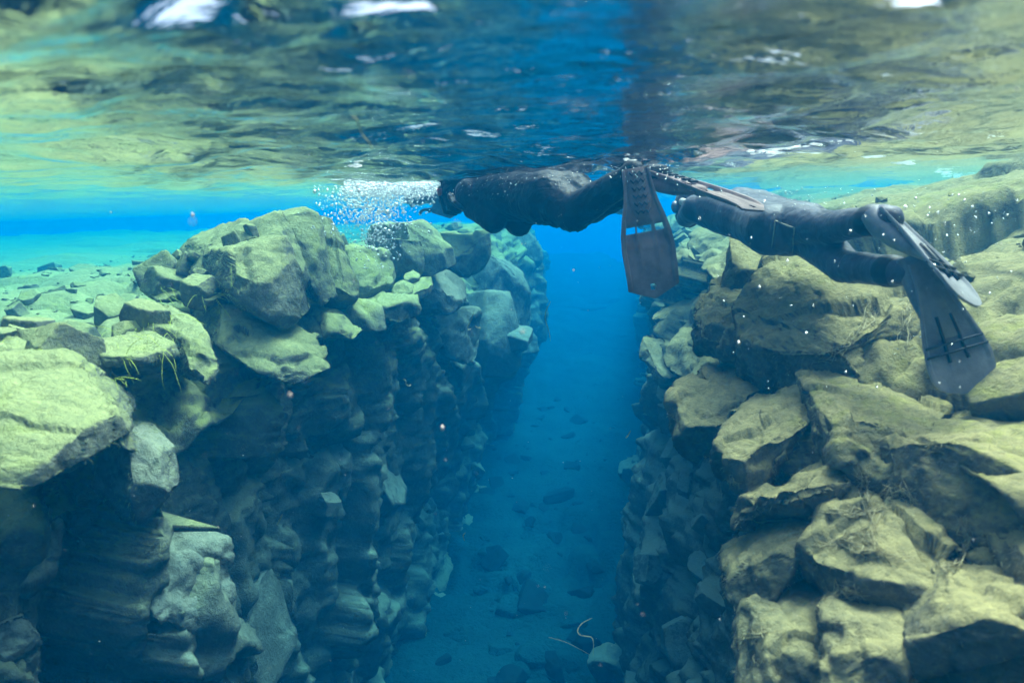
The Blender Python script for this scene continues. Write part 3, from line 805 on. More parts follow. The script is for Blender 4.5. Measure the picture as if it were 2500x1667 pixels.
# ------------------------------------------------------------------ algae: fuzz on the rocks and bright threads on the left shelf
def plain(name, col, rough=0.7, spec=0.3, sheen=0.0, sss=0.0):
    s = NT(name)
    pos = s.n('ShaderNodeNewGeometry').outputs['Position']
    n = s.noise(pos, 30, 4, 0.6)
    c = s.mix(s.maprange(n, .3, .7), tuple(x * .75 for x in col), tuple(min(1, x * 1.2) for x in col))
    b = s.n('ShaderNodeBsdfPrincipled', Roughness=rough)
    b.inputs['Specular IOR Level'].default_value = spec
    b.inputs['Sheen Weight'].default_value = sheen
    s.t.links.new(c, b.inputs['Base Color'])
    s.t.links.new(b.outputs[0], s.out.inputs[0])
    return s.m
M['fuzz_l'] = plain('pale_green_algae', (0.42, 0.46, 0.20))
M['fuzz_r'] = plain('tan_algae', (0.45, 0.38, 0.20))
M['thread'] = plain('bright_algae', (0.50, 0.62, 0.06))
M['strand'] = plain('drifting_algae', (0.42, 0.42, 0.24))

def ribbon(points, w0, w1, facing):
    """thin tapering blade along points, as 2 verts per point"""
    V = []
    n = len(points)
    for i, p in enumerate(points):
        d = (points[min(i + 1, n - 1)] - points[max(i - 1, 0)]).normalized()
        side = d.cross(facing)
        side = side.normalized() if side.length > 1e-4 else Vector((1, 0, 0))
        wd = w0 + (w1 - w0) * i / (n - 1)
        V += [p - side * wd, p + side * wd]
    F = [[2 * i, 2 * i + 1, 2 * i + 3, 2 * i + 2] for i in range(n - 1)]
    return V, F

def tubes(paths, rad, sides=3):
    VV = []; FF = []; off = 0
    for pts, rr in zip(paths, rad):
        n = len(pts)
        for i, p in enumerate(pts):
            d = (pts[min(i + 1, n - 1)] - pts[max(i - 1, 0)]).normalized()
            a = d.orthogonal().normalized(); b = d.cross(a)
            t = i / (n - 1)
            r_ = rr * (1 - 0.7 * abs(2 * t - 1) ** 3)
            for k in range(sides):
                an = 6.283 * k / sides
                VV.append(p + (a * math.cos(an) + b * math.sin(an)) * r_)
        for i in range(n - 1):
            for k in range(sides):
                k2 = (k + 1) % sides
                FF.append([off + i * sides + k, off + i * sides + k2, off + (i + 1) * sides + k2, off + (i + 1) * sides + k])
        off += n * sides
    return [v[:] for v in VV], FF

def fuzz(name, objs, mat, n_each, seed, length=(.012, .05), parent=None):
    r = random.Random(seed); rs = np.random.RandomState(seed)
    VV = []; FF = []; off = 0
    for o in objs:
        c = coords(o.data) + np.array(o.location[:]); N = vnormals(o.data)
        dist = np.linalg.norm(c - np.array((0, 0, CAM_Z)), axis=1)
        view = (np.array((0, 0, CAM_Z)) - c) / dist[:, None]
        facing = (N * view).sum(1)
        wgt = np.exp(-((facing - .15) / .35) ** 2) * (N[:, 2] > -0.5) * (facing > -0.3)     # rims and lips carry most of it
        if wgt.sum() < 1: continue
        idx = rs.choice(len(c), n_each, p=wgt / wgt.sum())
        for i in idx:
            p = Vector(c[i]); nn = Vector(N[i])
            L = r.uniform(*length) * (1.5 if r.random() < .12 else 1)
            drift = Vector((r.gauss(.1, .5), r.gauss(-.1, .5), r.gauss(-.55, .35)))
            d = (nn * .8 + drift).normalized()
            p1 = p + d * L * .5; p2 = p1 + (d + Vector((r.gauss(0, .4), r.gauss(0, .4), -.5))).normalized() * L * .5
            w_ = r.uniform(.0004, .0009)
            V, F = ribbon([p - d * .004, p1, p2], w_, w_ * .3, Vector(view[i]))
            VV += [v[:] for v in V]; FF += [[a + off for a in f] for f in F]; off += len(V)
    me = mesh_from(name, VV, FF)
    ob = link(name, me, mat, parent); ob['kind'] = 'stuff'
    return ob
o = fuzz('algae_fuzz', HERO[:15], M['fuzz_l'], 700, 1, (.005, .022)); thing(o, 'pale green algae fuzz fringing the blocks of the left rim', 'algae')
o = fuzz('algae_fuzz', HERO[38:58], M['fuzz_r'], 800, 2, (.005, .022)); thing(o, 'tan algae fuzz fringing the boulders of the right rim', 'algae')

def shelf_threads():
    r = random.Random(12)
    paths = []; rad = []
    c = Vector((0, 0, CAM_Z))
    starts = []
    for k in range(100):
        u = r.uniform(-20, 560); v = 640 + (560 - u) * r.uniform(.05, .85) + r.uniform(0, 100)
        v = min(v, 1000)
        starts.append((u, v))
    for (u, v) in starts:
        d = (P(u, v, 1.0) - c).normalized()
        h = tree_l.ray_cast(c, d)
        if h[0] is None or h[3] > 5.5 or h[3] < 2.75 or h[1].z < 0.05: continue
        base = h[0]
        for j in range(r.randint(1, 4)):
            L = r.uniform(.06, .26)
            dirv = Vector((r.gauss(.8, .4), r.gauss(-.7, .4), r.gauss(.15, .3))).normalized()
            pts = [base + Vector((r.gauss(0, .015), r.gauss(0, .015), -.004))]
            for i in range(7):
                pts.append(pts[-1] + dirv * L / 7)
                dirv = (dirv + Vector((r.gauss(0, .12), r.gauss(0, .12), r.gauss(-.16, .1)))).normalized()
            paths.append(pts); rad.append(r.uniform(.0006, .0013))
    V, F = tubes(paths, rad)
    me = mesh_from('algae_threads', V, F)
    o = link('algae_threads', me, M['thread']); o['kind'] = 'stuff'
    thing(o, 'bright yellow green algae threads trailing over the left shelf', 'algae')
shelf_threads()

def webs():
    """pale slimy algae threads strung over the right boulders"""
    r = random.Random(31)
    c = Vector((0, 0, CAM_Z)); paths = []; rad = []
    lines = [[(2090, 1130), (2110, 1180), (2120, 1230), (2140, 1310)], [(1990, 1335), (2060, 1320), (2130, 1350), (2230, 1370)], [(2040, 1330), (2100, 1300), (2160, 1360)],
             [(2345, 1265), (2368, 1320), (2345, 1370), (2310, 1400)], [(1990, 1470), (2060, 1440), (2110, 1450)], [(1750, 1600), (1830, 1560), (1880, 1540)], [(2020, 1250), (2100, 1260), (2180, 1240)],
             [(1755, 1210), (1780, 1170), (1800, 1180)], [(1990, 880), (2060, 850), (2120, 800), (2140, 740)], [(2210, 840), (2205, 780), (2215, 730)], [(2150, 1210), (2200, 1190), (2240, 1230)]]
    for ln in lines:
        for j in range(9):
            pts = []
            for i in range(len(ln) * 4 - 3):
                a = i / 4; i0 = int(a); f = a - i0
                p0 = ln[i0]; p1 = ln[min(i0 + 1, len(ln) - 1)]
                u = p0[0] + (p1[0] - p0[0]) * f + r.gauss(0, 5 + j); v = p0[1] + (p1[1] - p0[1]) * f + r.gauss(0, 5 + j)
                h = tree_r.ray_cast(c, (P(u, v, 1.0) - c).normalized())
                if h[0] is None: continue
                pts.append(h[0] + h[1] * r.uniform(.002, .012))
            seg = []
            for p in pts:
                if seg and (p - seg[-1]).length > .12:
                    if len(seg) > 2: paths.append(seg); rad.append(r.uniform(.0007, .0022))
                    seg = []
                seg.append(p)
            if len(seg) > 2: paths.append(seg); rad.append(r.uniform(.0007, .0022))
    V, F = tubes(paths, rad)
    o = link('algae_threads', mesh_from('algae_threads', V, F), M['fuzz_r']); o['kind'] = 'stuff'
    thing(o, 'slimy tan algae threads strung over the right boulders', 'algae')
webs()
# ------------------------------------------------------------------ divers
def suit_material(name, col, wr=1.0, rough=0.5, spec=0.22, sheen=0.12):
    s = NT(name)
    tc = s.n('ShaderNodeTexCoord').outputs['Object']
    n1 = s.noise(tc, 14, 4, 0.55, 1.6); n2 = s.noise(tc, 60, 3, 0.6, 0.5)
    wv = s.n('ShaderNodeTexWave', Vector=tc, Scale=5.0, Distortion=7.0, Detail=3.0).outputs[1]
    h = s.math('ADD', s.math('MULTIPLY', n1, 0.007 * wr), s.math('ADD', s.math('MULTIPLY', n2, 0.0015), s.math('MULTIPLY', wv, 0.0003 * wr)))
    bump = s.n('ShaderNodeBump', Height=h, Strength=1.0, Distance=1.0)
    c = s.mix(s.maprange(s.noise(tc, 8, 4), .35, .65), tuple(x * .8 for x in col), tuple(x * 1.35 for x in col))
    b = s.n('ShaderNodeBsdfPrincipled', Roughness=rough)
    s.t.links.new(c, b.inputs['Base Color'])
    b.inputs['Specular IOR Level'].default_value = spec
    b.inputs['Sheen Weight'].default_value = sheen
    b.inputs['Sheen Roughness'].default_value = 0.4
    s.t.links.new(bump.outputs[0], b.inputs['Normal'])
    s.t.links.new(b.outputs[0], s.out.inputs[0])
    return s.m
M['suit_black'] = suit_material('black_drysuit', (0.010, 0.007, 0.008), 1.2, .5, .12, .03)
M['suit_blue'] = suit_material('charcoal_blue_drysuit', (0.070, 0.070, 0.092), .7)
M['rubber'] = suit_material('black_fin_rubber', (0.22, 0.145, 0.13), .12, .65)
M['rubber_grey'] = suit_material('grey_fin_rubber', (0.20, 0.20, 0.22), .12, .6)
M['rubber_lit'] = suit_material('lit_grey_fin_rubber', (0.26, 0.25, 0.26), .12, .5)  # lighter than the other fin's grey, to imitate light on its upturned face
M['rubber_dark'] = plain('dark_rubber', (0.012, 0.012, 0.014), .5)
M['mask_grey'] = plain('grey_mask', (0.16, 0.17, 0.21), .25, .5)
M['glass'] = plain('mask_lens', (0.03, 0.035, 0.05), .05, .6)
M['piping'] = plain('pale_piping', (0.30, 0.29, 0.20), .6)
M['orange'] = plain('orange_plastic', (0.50, 0.09, 0.03), .5)
M['skin'] = plain('skin', (0.55, 0.36, 0.27), .6)
M['white'] = plain('white_strap', (0.7, 0.68, 0.6), .6)

def capsule(bm, a, b, ra, rb, seg=14, rings=5, flat=None):
    """tapered capsule from a to b; flat = (direction, factor) squashes it into an ellipse"""
    a = Vector(a); b = Vector(b)
    d = (b - a); L = d.length
    d = d / L if L > 1e-6 else Vector((0, 0, 1))
    x = d.orthogonal().normalized(); y = d.cross(x)
    prof = []
    for i in range(rings + 1):
        t = math.pi / 2 * (1 - i / rings)
        prof.append((a - d * ra * math.sin(t), ra * math.cos(t)))
    for i in range(rings + 1):
        t = math.pi / 2 * i / rings
        prof.append((b + d * rb * math.sin(t), rb * math.cos(t)))
    rows = []
    for c, r_ in prof:
        row = []
        for k in range(seg):
            an = 6.2832 * k / seg
            o = (x * math.cos(an) + y * math.sin(an)) * max(r_, 1e-4)
            if flat is not None:
                fd, ff = flat
                o = o + fd * (o.dot(fd) * (ff - 1))
            row.append(bm.verts.new(c + o))
        rows.append(row)
    for r0, r1 in zip(rows, rows[1:]):
        for k in range(seg):
            bm.faces.new((r0[k], r0[(k + 1) % seg], r1[(k + 1) % seg], r1[k]))
    bm.faces.new(list(reversed(rows[0]))); bm.faces.new(rows[-1])

def fused(name, bones, voxel, mat, parent, smooth=6, wrinkle=0.0, seed=0, axis=None):
    """one continuous skin over a set of tapered limbs"""
    bm = bmesh.new()
    for bn in bones:
        capsule(bm, *bn[:4], flat=bn[4] if len(bn) > 4 else None)
    bmesh.ops.recalc_face_normals(bm, faces=bm.faces)
    me = bpy.data.meshes.new(name); bm.to_mesh(me); bm.free()
    o = link(name, me, mat)
    md = o.modifiers.new('r', 'REMESH'); md.mode = 'VOXEL'; md.voxel_size = voxel; md.use_smooth_shade = True
    ms = o.modifiers.new('s', 'SMOOTH'); ms.factor = 0.5; ms.iterations = smooth
    baked(o)
    o.data.name = name
    if wrinkle:
        c = coords(o.data); n = vnormals(o.data)
        A = np.array((axis or Vector((1, 0, 0)))[:])
        al = c @ A
        cc = c + A[None] * (al * 1.5)[:, None]               # folds run round the limbs
        f = fbm(cc * 6.5 + 1.7 * np.stack([fbm(c * 4, seed + k, 2) for k in range(3)], 1), seed, 3)
        rid = (1 - np.abs(f) * 2.4)
        rid = np.where(rid > 0, np.abs(rid) ** 1.5, 0.25 * rid) * (0.35 + 0.65 * np.clip(fbm(c * 3.0, seed + 5, 2) + .5, 0, 1))
        c = c + n * (wrinkle * rid)[:, None]
        o.data.vertices.foreach_set('co', c.astype(np.float32).ravel()); o.data.update()
    o.data.materials.clear(); o.data.materials.append(mat)
    o.data.polygons.foreach_set('use_smooth', np.full(len(o.data.polygons), True))
    if parent is not None:
        o.parent = parent; o.matrix_parent_inverse = parent.matrix_world.inverted()
    return o

def person(label, loc):
    e = bpy.data.objects.new('person', None); C.objects.link(e)
    e.location = loc; e.empty_display_size = .2
    e.matrix_world = Matrix.Translation(loc)
    thing(e, label, 'person', 'snorkelers at the surface')
    return e

def attach(o, parent):
    o.parent = parent; o.matrix_parent_inverse = parent.matrix_world.inverted()
    return o

def glove(parent, wrist, direction, palm_n, mat, curl=0.5, s=1.0):
    """palm, four unequal bent fingers and a thumb leaving the side of the palm"""
    d = Vector(direction).normalized(); n = Vector(palm_n); n = (n - d * n.dot(d)).normalized(); x = d.cross(n)
    w = Vector(wrist)
    B = [(w, w + d * .035 * s, .028 * s, .034 * s, (n, .62))]
    for k, off in enumerate((-.028, -.009, .010, .028)):
        B.append((w + d * .03 * s + x * off * .7 * s, w + d * .088 * s + x * off * s, .019 * s, .013 * s))
        L = (.070, .080, .074, .056)[k] * s
        p0 = w + d * .088 * s + x * off * s
        p1 = p0 + (d * math.cos(curl * .5) + n * math.sin(curl * .5)) * L * .45
        p2 = p1 + (d * math.cos(curl * 1.2) + n * math.sin(curl * 1.2)) * L * .33
        p3 = p2 + (d * math.cos(curl * 1.9) + n * math.sin(curl * 1.9)) * L * .25
        B += [(p0, p1, .0115 * s, .0105 * s), (p1, p2, .0105 * s, .0095 * s), (p2, p3, .0095 * s, .0080 * s)]
    t0 = w + d * .02 * s - x * .022 * s
    t1 = t0 + (d * .6 - x * .75 + n * .25).normalized() * .042 * s
    t2 = t1 + (d * .9 - x * .25 + n * .4).normalized() * .032 * s
    B += [(t0, t1, .015 * s, .0125 * s), (t1, t2, .0125 * s, .0095 * s)]
    return fused('glove', B, .0045 * s, mat, parent, 3)

def frame(origin, axis, width):
    a = Vector(axis).normalized(); w_ = Vector(width); w_ = (w_ - a * w_.dot(a)).normalized(); n = w_.cross(a)
    m = Matrix.Identity(4)
    for i in range(3):
        m[i][0] = w_[i]; m[i][1] = a[i]; m[i][2] = n[i]; m[i][3] = origin[i]
    return m

def solid(name, V, F, thick, mat, parent, M4, bevel=0.0):
    me = mesh_from(name, V, F)
    o = link(name, me, mat)
    md = o.modifiers.new('s', 'SOLIDIFY'); md.thickness = thick; md.offset = 0
    if bevel:
        b = o.modifiers.new('b', 'BEVEL'); b.width = bevel; b.segments = 2; b.limit_method = 'ANGLE'
    baked(o); o.data.materials.clear(); o.data.materials.append(mat)
    o.data.transform(M4)
    return attach(o, parent)

def vented_fin(parent, origin, axis, width, bend=0.0, L=0.60, s=1.0):
    """jet style fin: foot pocket with zigzag sole, three vents, rails, ribs, pointed end with a hole. +Z is the sole side"""
    M4 = frame(origin, axis, width)
    ls = np.linspace(0.0, 1.0, 61)
    half = np.interp(ls, [0, .12, .25, .38, .5, .62, .9, 1.0], [.062, .066, .078, .100, .116, .122, .118, .118]) * s
    cols = np.linspace(-1, 1, 33)
    V = []; keep = []
    for i, l in enumerate(ls):
        for c in cols:
            y = l * L
            if l > .86: y = L * (.86 + (l - .86) * (1.0 - .62 * abs(c) ** 1.1) / .14 * .14)
            z = -bend * (l ** 2) * L
            if abs(c) > .86: z += .012 * np.clip((1.02 - l) * 4, 0, 1) * s            # side rails
            for rib in (-.36, .34):
                z += .010 * math.exp(-((c - rib) / .07) ** 2) * np.clip((l - .36) * 9, 0, 1) * np.clip((.86 - l) * 3, 0, 1)
            if .40 < l < .60: z -= .014 * math.sin((l - .40) / .20 * math.pi) * (abs(c) < .8)
            V.append((c * half[i], y, z))
    nc = len(cols)
    F = []
    for i in range(len(ls) - 1):
        l = (ls[i] + ls[i + 1]) / 2
        for j in range(nc - 1):
            c = (cols[j] + cols[j + 1]) / 2
            if .435 < l < .487 and abs(c) < .84 and abs(c + .36) > .05 and abs(c - .34) > .05: continue
            if ((c - .02) / .13) ** 2 + ((l - .905) / .026) ** 2 < 1.0: continue
            a = i * nc + j
            F.append([a, a + 1, a + nc + 1, a + nc])
    blade = solid('fin', V, F, .009, M['rubber'], parent, M4, .0012)
    # foot pocket
    bm = bmesh.new()
    prof = [(-.02, .046, .036, -.030), (.05, .050, .042, -.034), (.13, .056, .038, -.028), (.20, .058, .026, -.018), (.25, .050, .014, -.008)]
    rows = []
    for (y, rx, rz, cz) in prof:
        rows.append([bm.verts.new((math.cos(6.2832 * k / 20) * rx * s, y * s, cz * s + math.sin(6.2832 * k / 20) * rz * s)) for k in range(20)])
    for r0, r1 in zip(rows, rows[1:]):
        for k in range(20): bm.faces.new((r0[k], r0[(k + 1) % 20], r1[(k + 1) % 20], r1[k]))
    bm.faces.new(rows[-1])
    me = bpy.data.meshes.new('foot_pocket'); bm.to_mesh(me); bm.free(); me.transform(M4)
    for p in me.polygons: p.use_smooth = True
    pk = link('foot_pocket', me, M['rubber']); attach(pk, parent)
    pk.parent = blade; pk.matrix_parent_inverse = blade.matrix_world.inverted()
    # sole plate with zigzag tread
    VV = []; FF = []
    for i, l in enumerate(np.linspace(0, .37, 20)):
        h = np.interp(l, [0, .1, .25, .37], [.036, .044, .050, .030]) * s
        for c in np.linspace(-1, 1, 9):
            VV.append((c * h, l * L, .0075 + .008 * (1 - c * c) * np.clip((.37 - l) * 14, 0, 1)))
    sole = solid('sole', VV, grid_faces(20, 9), .006, M['rubber'], parent, M4, .001)
    sole.parent = blade; sole.matrix_parent_inverse = blade.matrix_world.inverted()
    for q in range(6):
        y0 = (.025 + q * .034) * s
        pts = []
        nz = 6
        for k in range(nz + 1):
            pts.append(Vector((-.034 * s + .068 * s * k / nz, y0 + (.008 if k % 2 else -.008) * s, .0195)))
        tv = []; tf = []
        for k, p in enumerate(pts):
            tv += [(p.x, p.y - .0035, p.z), (p.x, p.y + .0035, p.z)]
        tf = [[2 * k, 2 * k + 2, 2 * k + 3, 2 * k + 1] for k in range(nz)]
        t = solid('tread', tv, tf, .009, M['rubber_dark'], parent, M4)
        t.parent = blade; t.matrix_parent_inverse = blade.matrix_world.inverted()
    return blade

def paddle_fin(parent, origin, axis, width, bend=0.0, L=0.56, s=1.0, mat='rubber_grey'):
    """paddle fin with rounded end, two long ribs and two cross ribs. +Z is the ribbed sole side"""
    M4 = frame(origin, axis, width)
    ls = np.linspace(0, 1, 56)
    half = np.interp(ls, [0, .15, .30, .45, .60, .75, .86, .93, .97, 1.0], [.046, .050, .062, .082, .100, .112, .110, .092, .066, .020]) * s
    cols = np.linspace(-1, 1, 25)
    V = []
    for i, l in enumerate(ls):
        for c in cols:
            z = -bend * l * l * L
            if abs(c) > .90: z += .007 * np.clip((.95 - l) * 5, 0, 1)
            V.append((c * half[i], l * L, z))
    blade = solid('fin', V, grid_faces(len(ls), len(cols)), .008, M[mat], parent, M4, .001)
    def rib(p, q, wd=.0035, ht=.014):
        p = Vector(p); q = Vector(q); d = (q - p).normalized(); x = Vector((-d.y, d.x, 0)) * wd
        n = 8; tv = []; 
        for k in range(n + 1):
            m = p + (q - p) * k / n
            z = -bend * (m.y / L) ** 2 * L + .007
            tv += [(m.x - x.x, m.y - x.y, z), (m.x + x.x, m.y + x.y, z)]
        t = solid('rib', tv, [[2 * k, 2 * k + 2, 2 * k + 3, 2 * k + 1] for k in range(n)], ht, M['rubber_dark'], parent, M4)
        t.parent = blade; t.matrix_parent_inverse = blade.matrix_world.inverted()
    rib((-.022 * s, .42 * L, 0), (-.030 * s, .76 * L, 0)); rib((.026 * s, .42 * L, 0), (.034 * s, .76 * L, 0))
    rib((-.100 * s, .625 * L, 0), (.100 * s, .625 * L, 0)); rib((-.106 * s, .69 * L, 0), (.106 * s, .69 * L, 0))
    bm = bmesh.new()
    prof = [(-.03, .040, .040, -.036), (.04, .046, .046, -.040), (.12, .052, .040, -.032), (.20, .056, .026, -.018), (.26, .050, .012, -.006)]
    rows = []
    for (y, rx, rz, cz) in prof:
        rows.append([bm.verts.new((math.cos(6.2832 * k / 20) * rx * s, y * s, cz * s + math.sin(6.2832 * k / 20) * rz * s)) for k in range(20)])
    for r0, r1 in zip(rows, rows[1:]):
        for k in range(20): bm.faces.new((r0[k], r0[(k + 1) % 20], r1[(k + 1) % 20], r1[k]))
    bm.faces.new(rows[-1])
    me = bpy.data.meshes.new('foot_pocket'); bm.to_mesh(me); bm.free(); me.transform(M4)
    for p in me.polygons: p.use_smooth = True
    pk = link('foot_pocket', me, M[mat]); attach(pk, parent)
    pk.parent = blade; pk.matrix_parent_inverse = blade.matrix_world.inverted()
    return blade

def mask_and_snorkel(parent, head, look, up, r, mat, tube=True, side=1):
    """diving mask with skirt, lens and nose pocket on the face; snorkel beside it"""
    f = Vector(look).normalized(); u = Vector(up); u = (u - f * u.dot(f)).normalized(); x = f.cross(u)
    h = Vector(head)
    c = h + f * r * .86 + u * r * .18
    sk = fused('mask', [(c - x * r * .42, c + x * r * .42, r * .40, r * .40, (f, .62)), (c - u * r * .42 + f * r * .12, c - u * r * .55 + f * r * .15, r * .20, r * .17)], .006, mat, parent, 3)
    ln = fused('lens', [(c - x * r * .36 + f * r * .20, c + x * r * .36 + f * r * .20, r * .27, r * .27, (f, .30))], .005, M['glass'], sk, 3)
    st = bmesh.new()
    n = 28
    ring = []
    for k in range(n):
        an = math.pi * (-.62 + 1.24 * k / (n - 1)) + math.pi
        ring.append(h + (f * math.cos(an) + x * math.sin(an)) * r * 1.04 + u * r * .15)
    rows = [(st.verts.new(p - u * .012), st.verts.new(p + u * .012)) for p in ring]
    for a, b in zip(rows, rows[1:]): st.faces.new((a[0], b[0], b[1], a[1]))
    me = bpy.data.meshes.new('mask_strap'); st.to_mesh(me); st.free()
    so = link('mask_strap', me, M['rubber_dark']); sm = so.modifiers.new('s', 'SOLIDIFY'); sm.thickness = .004; baked(so); so.data.materials.clear(); so.data.materials.append(M['rubber_dark'])
    attach(so, sk)
    if tube:
        m0 = h + f * r * 1.0 - u * r * .62
        m1 = m0 + x * side * r * .8 - f * r * .15
        m2 = h + x * side * r * 1.25 + u * r * .2
        m3 = h + x * side * r * 1.3 + u * r * 1.0 - f * r * 2.2
        sn = fused('snorkel', [(m0, m1, .016, .014), (m1, m2, .014, .012), (m2, m3, .012, .012)], .006, M['rubber_dark'], parent, 3)
        fused('snorkel_band', [(m2 - (m2 - m1) * .15, m2 + (m3 - m2) * .04, .0155, .0155)], .005, M['orange'], sn, 2)
    return sk

UP = Vector((0, 0, 1))
# ---- front snorkeler: black drysuit, swimming away to the left
def front_snorkeler():
    e = person('person in a black drysuit swimming left at the surface, bubbles around the face', P(1300, 480, 3.5))
    hd = P(1120, 466, 3.95); nk = P(1168, 476, 3.84); sh = P(1205, 474, 3.75); ch = P(1240, 478, 3.67); wa = P(1305, 480, 3.50); hp = P(1365, 482, 3.34)
    ax = (sh - hp).normalized()
    lat = Vector((-ax.y, ax.x, 0)).normalized()
    if lat.y > 0: lat = -lat                              # his left side, towards the camera
    dn = ax.cross(lat); dn = dn if dn.z < 0 else -dn
    B = []
    for sgn in (-1, 1):
        B.append((sh + lat * .105 * sgn, ch + lat * .095 * sgn, .125, .142))
        B.append((ch + lat * .095 * sgn, wa + lat * .080 * sgn, .142, .132))
        B.append((wa + lat * .080 * sgn, hp + lat * .090 * sgn, .132, .140))
        B.append((nk, sh + lat * .15 * sgn, .065, .095))
    B.append((ch, wa, .158, .150)); B.append((wa, hp, .150, .150))
    B.append((hd + ax * .02, nk, .112, .082)); B.append((nk, sh, .082, .105))
    B.append((hd - dn * .02, hd + ax * .05 + dn * .01, .112, .104))
    B.append((hd + dn * .05 + ax * .05, hd + dn * .085 + ax * .03, .080, .060))      # jaw and chin, face down and ahead
    # arms folded below the chest: near elbow ahead, far elbow behind it
    s0 = sh + lat * .17; e0 = P(1204, 536, 3.52); h0 = P(1152, 514, 3.60)
    B += [(s0, e0, .095, .078), (e0, h0, .070, .050)]
    s1 = sh - lat * .12; e1 = P(1266, 543, 3.56); h1 = P(1224, 524, 3.62)
    B += [(s1, e1, .090, .080), (e1, h1, .070, .050)]
    # legs: near knee bent down, feet back up at the surface
    k0 = P(1402, 519, 3.12); a0 = P(1520, 444, 2.90)
    B += [(hp + lat * .09, k0, .132, .096), (k0, a0, .094, .064), (a0, P(1545, 420, 2.87), .062, .052)]
    k1 = P(1448, 500, 3.22); a1 = P(1590, 432, 2.98)
    B += [(hp - lat * .09, k1, .128, .092), (k1, a1, .090, .062), (a1, P(1612, 428, 2.95), .058, .050)]
    body = fused('body', B, .011, M['suit_black'], e, 4, .007, 3, ax)
    glove(e, h0, h0 - e0, -dn, M['rubber_dark'], .5, 1.1)
    glove(e, h1, h1 - e1, -dn, M['rubber_dark'], .5, 1.1)
    mask_and_snorkel(e, hd + dn * .015, (ax * .75 + dn * .66), -dn * .75 + ax * .66, .112, M['rubber_dark'], True, 1 if lat.dot((ax * .75 + dn * .66).cross(-dn * .75 + ax * .66)) > 0 else -1)
    for (aa, bb, rr_) in ((a0, k0, .070), (a1, k1, .068)):
        dd = (bb - aa).normalized(); fused('ankle_cuff', [(aa + dd * .045, aa + dd * .065, rr_, rr_)], .006, M['rubber_dark'], e, 2)
    # hood seam collar
    sm = fused('collar', [(nk - ax * .012, nk + ax * .012, .086, .084)], .006, M['rubber_dark'], e, 2)
    # fins
    o1 = P(1549, 412, 2.84); t1 = P(1603, 728, 2.74)
    vented_fin(e, o1, t1 - o1, Vector((-1, -.10, -.12)), .03, (t1 - o1).length)
    o2 = P(1600, 424, 2.96); t2 = P(1866, 510, 2.62)
    vented_fin(e, o2, t2 - o2, Vector((-.20, -.95, -.20)), .02, (t2 - o2).length)
    return e
front_snorkeler()

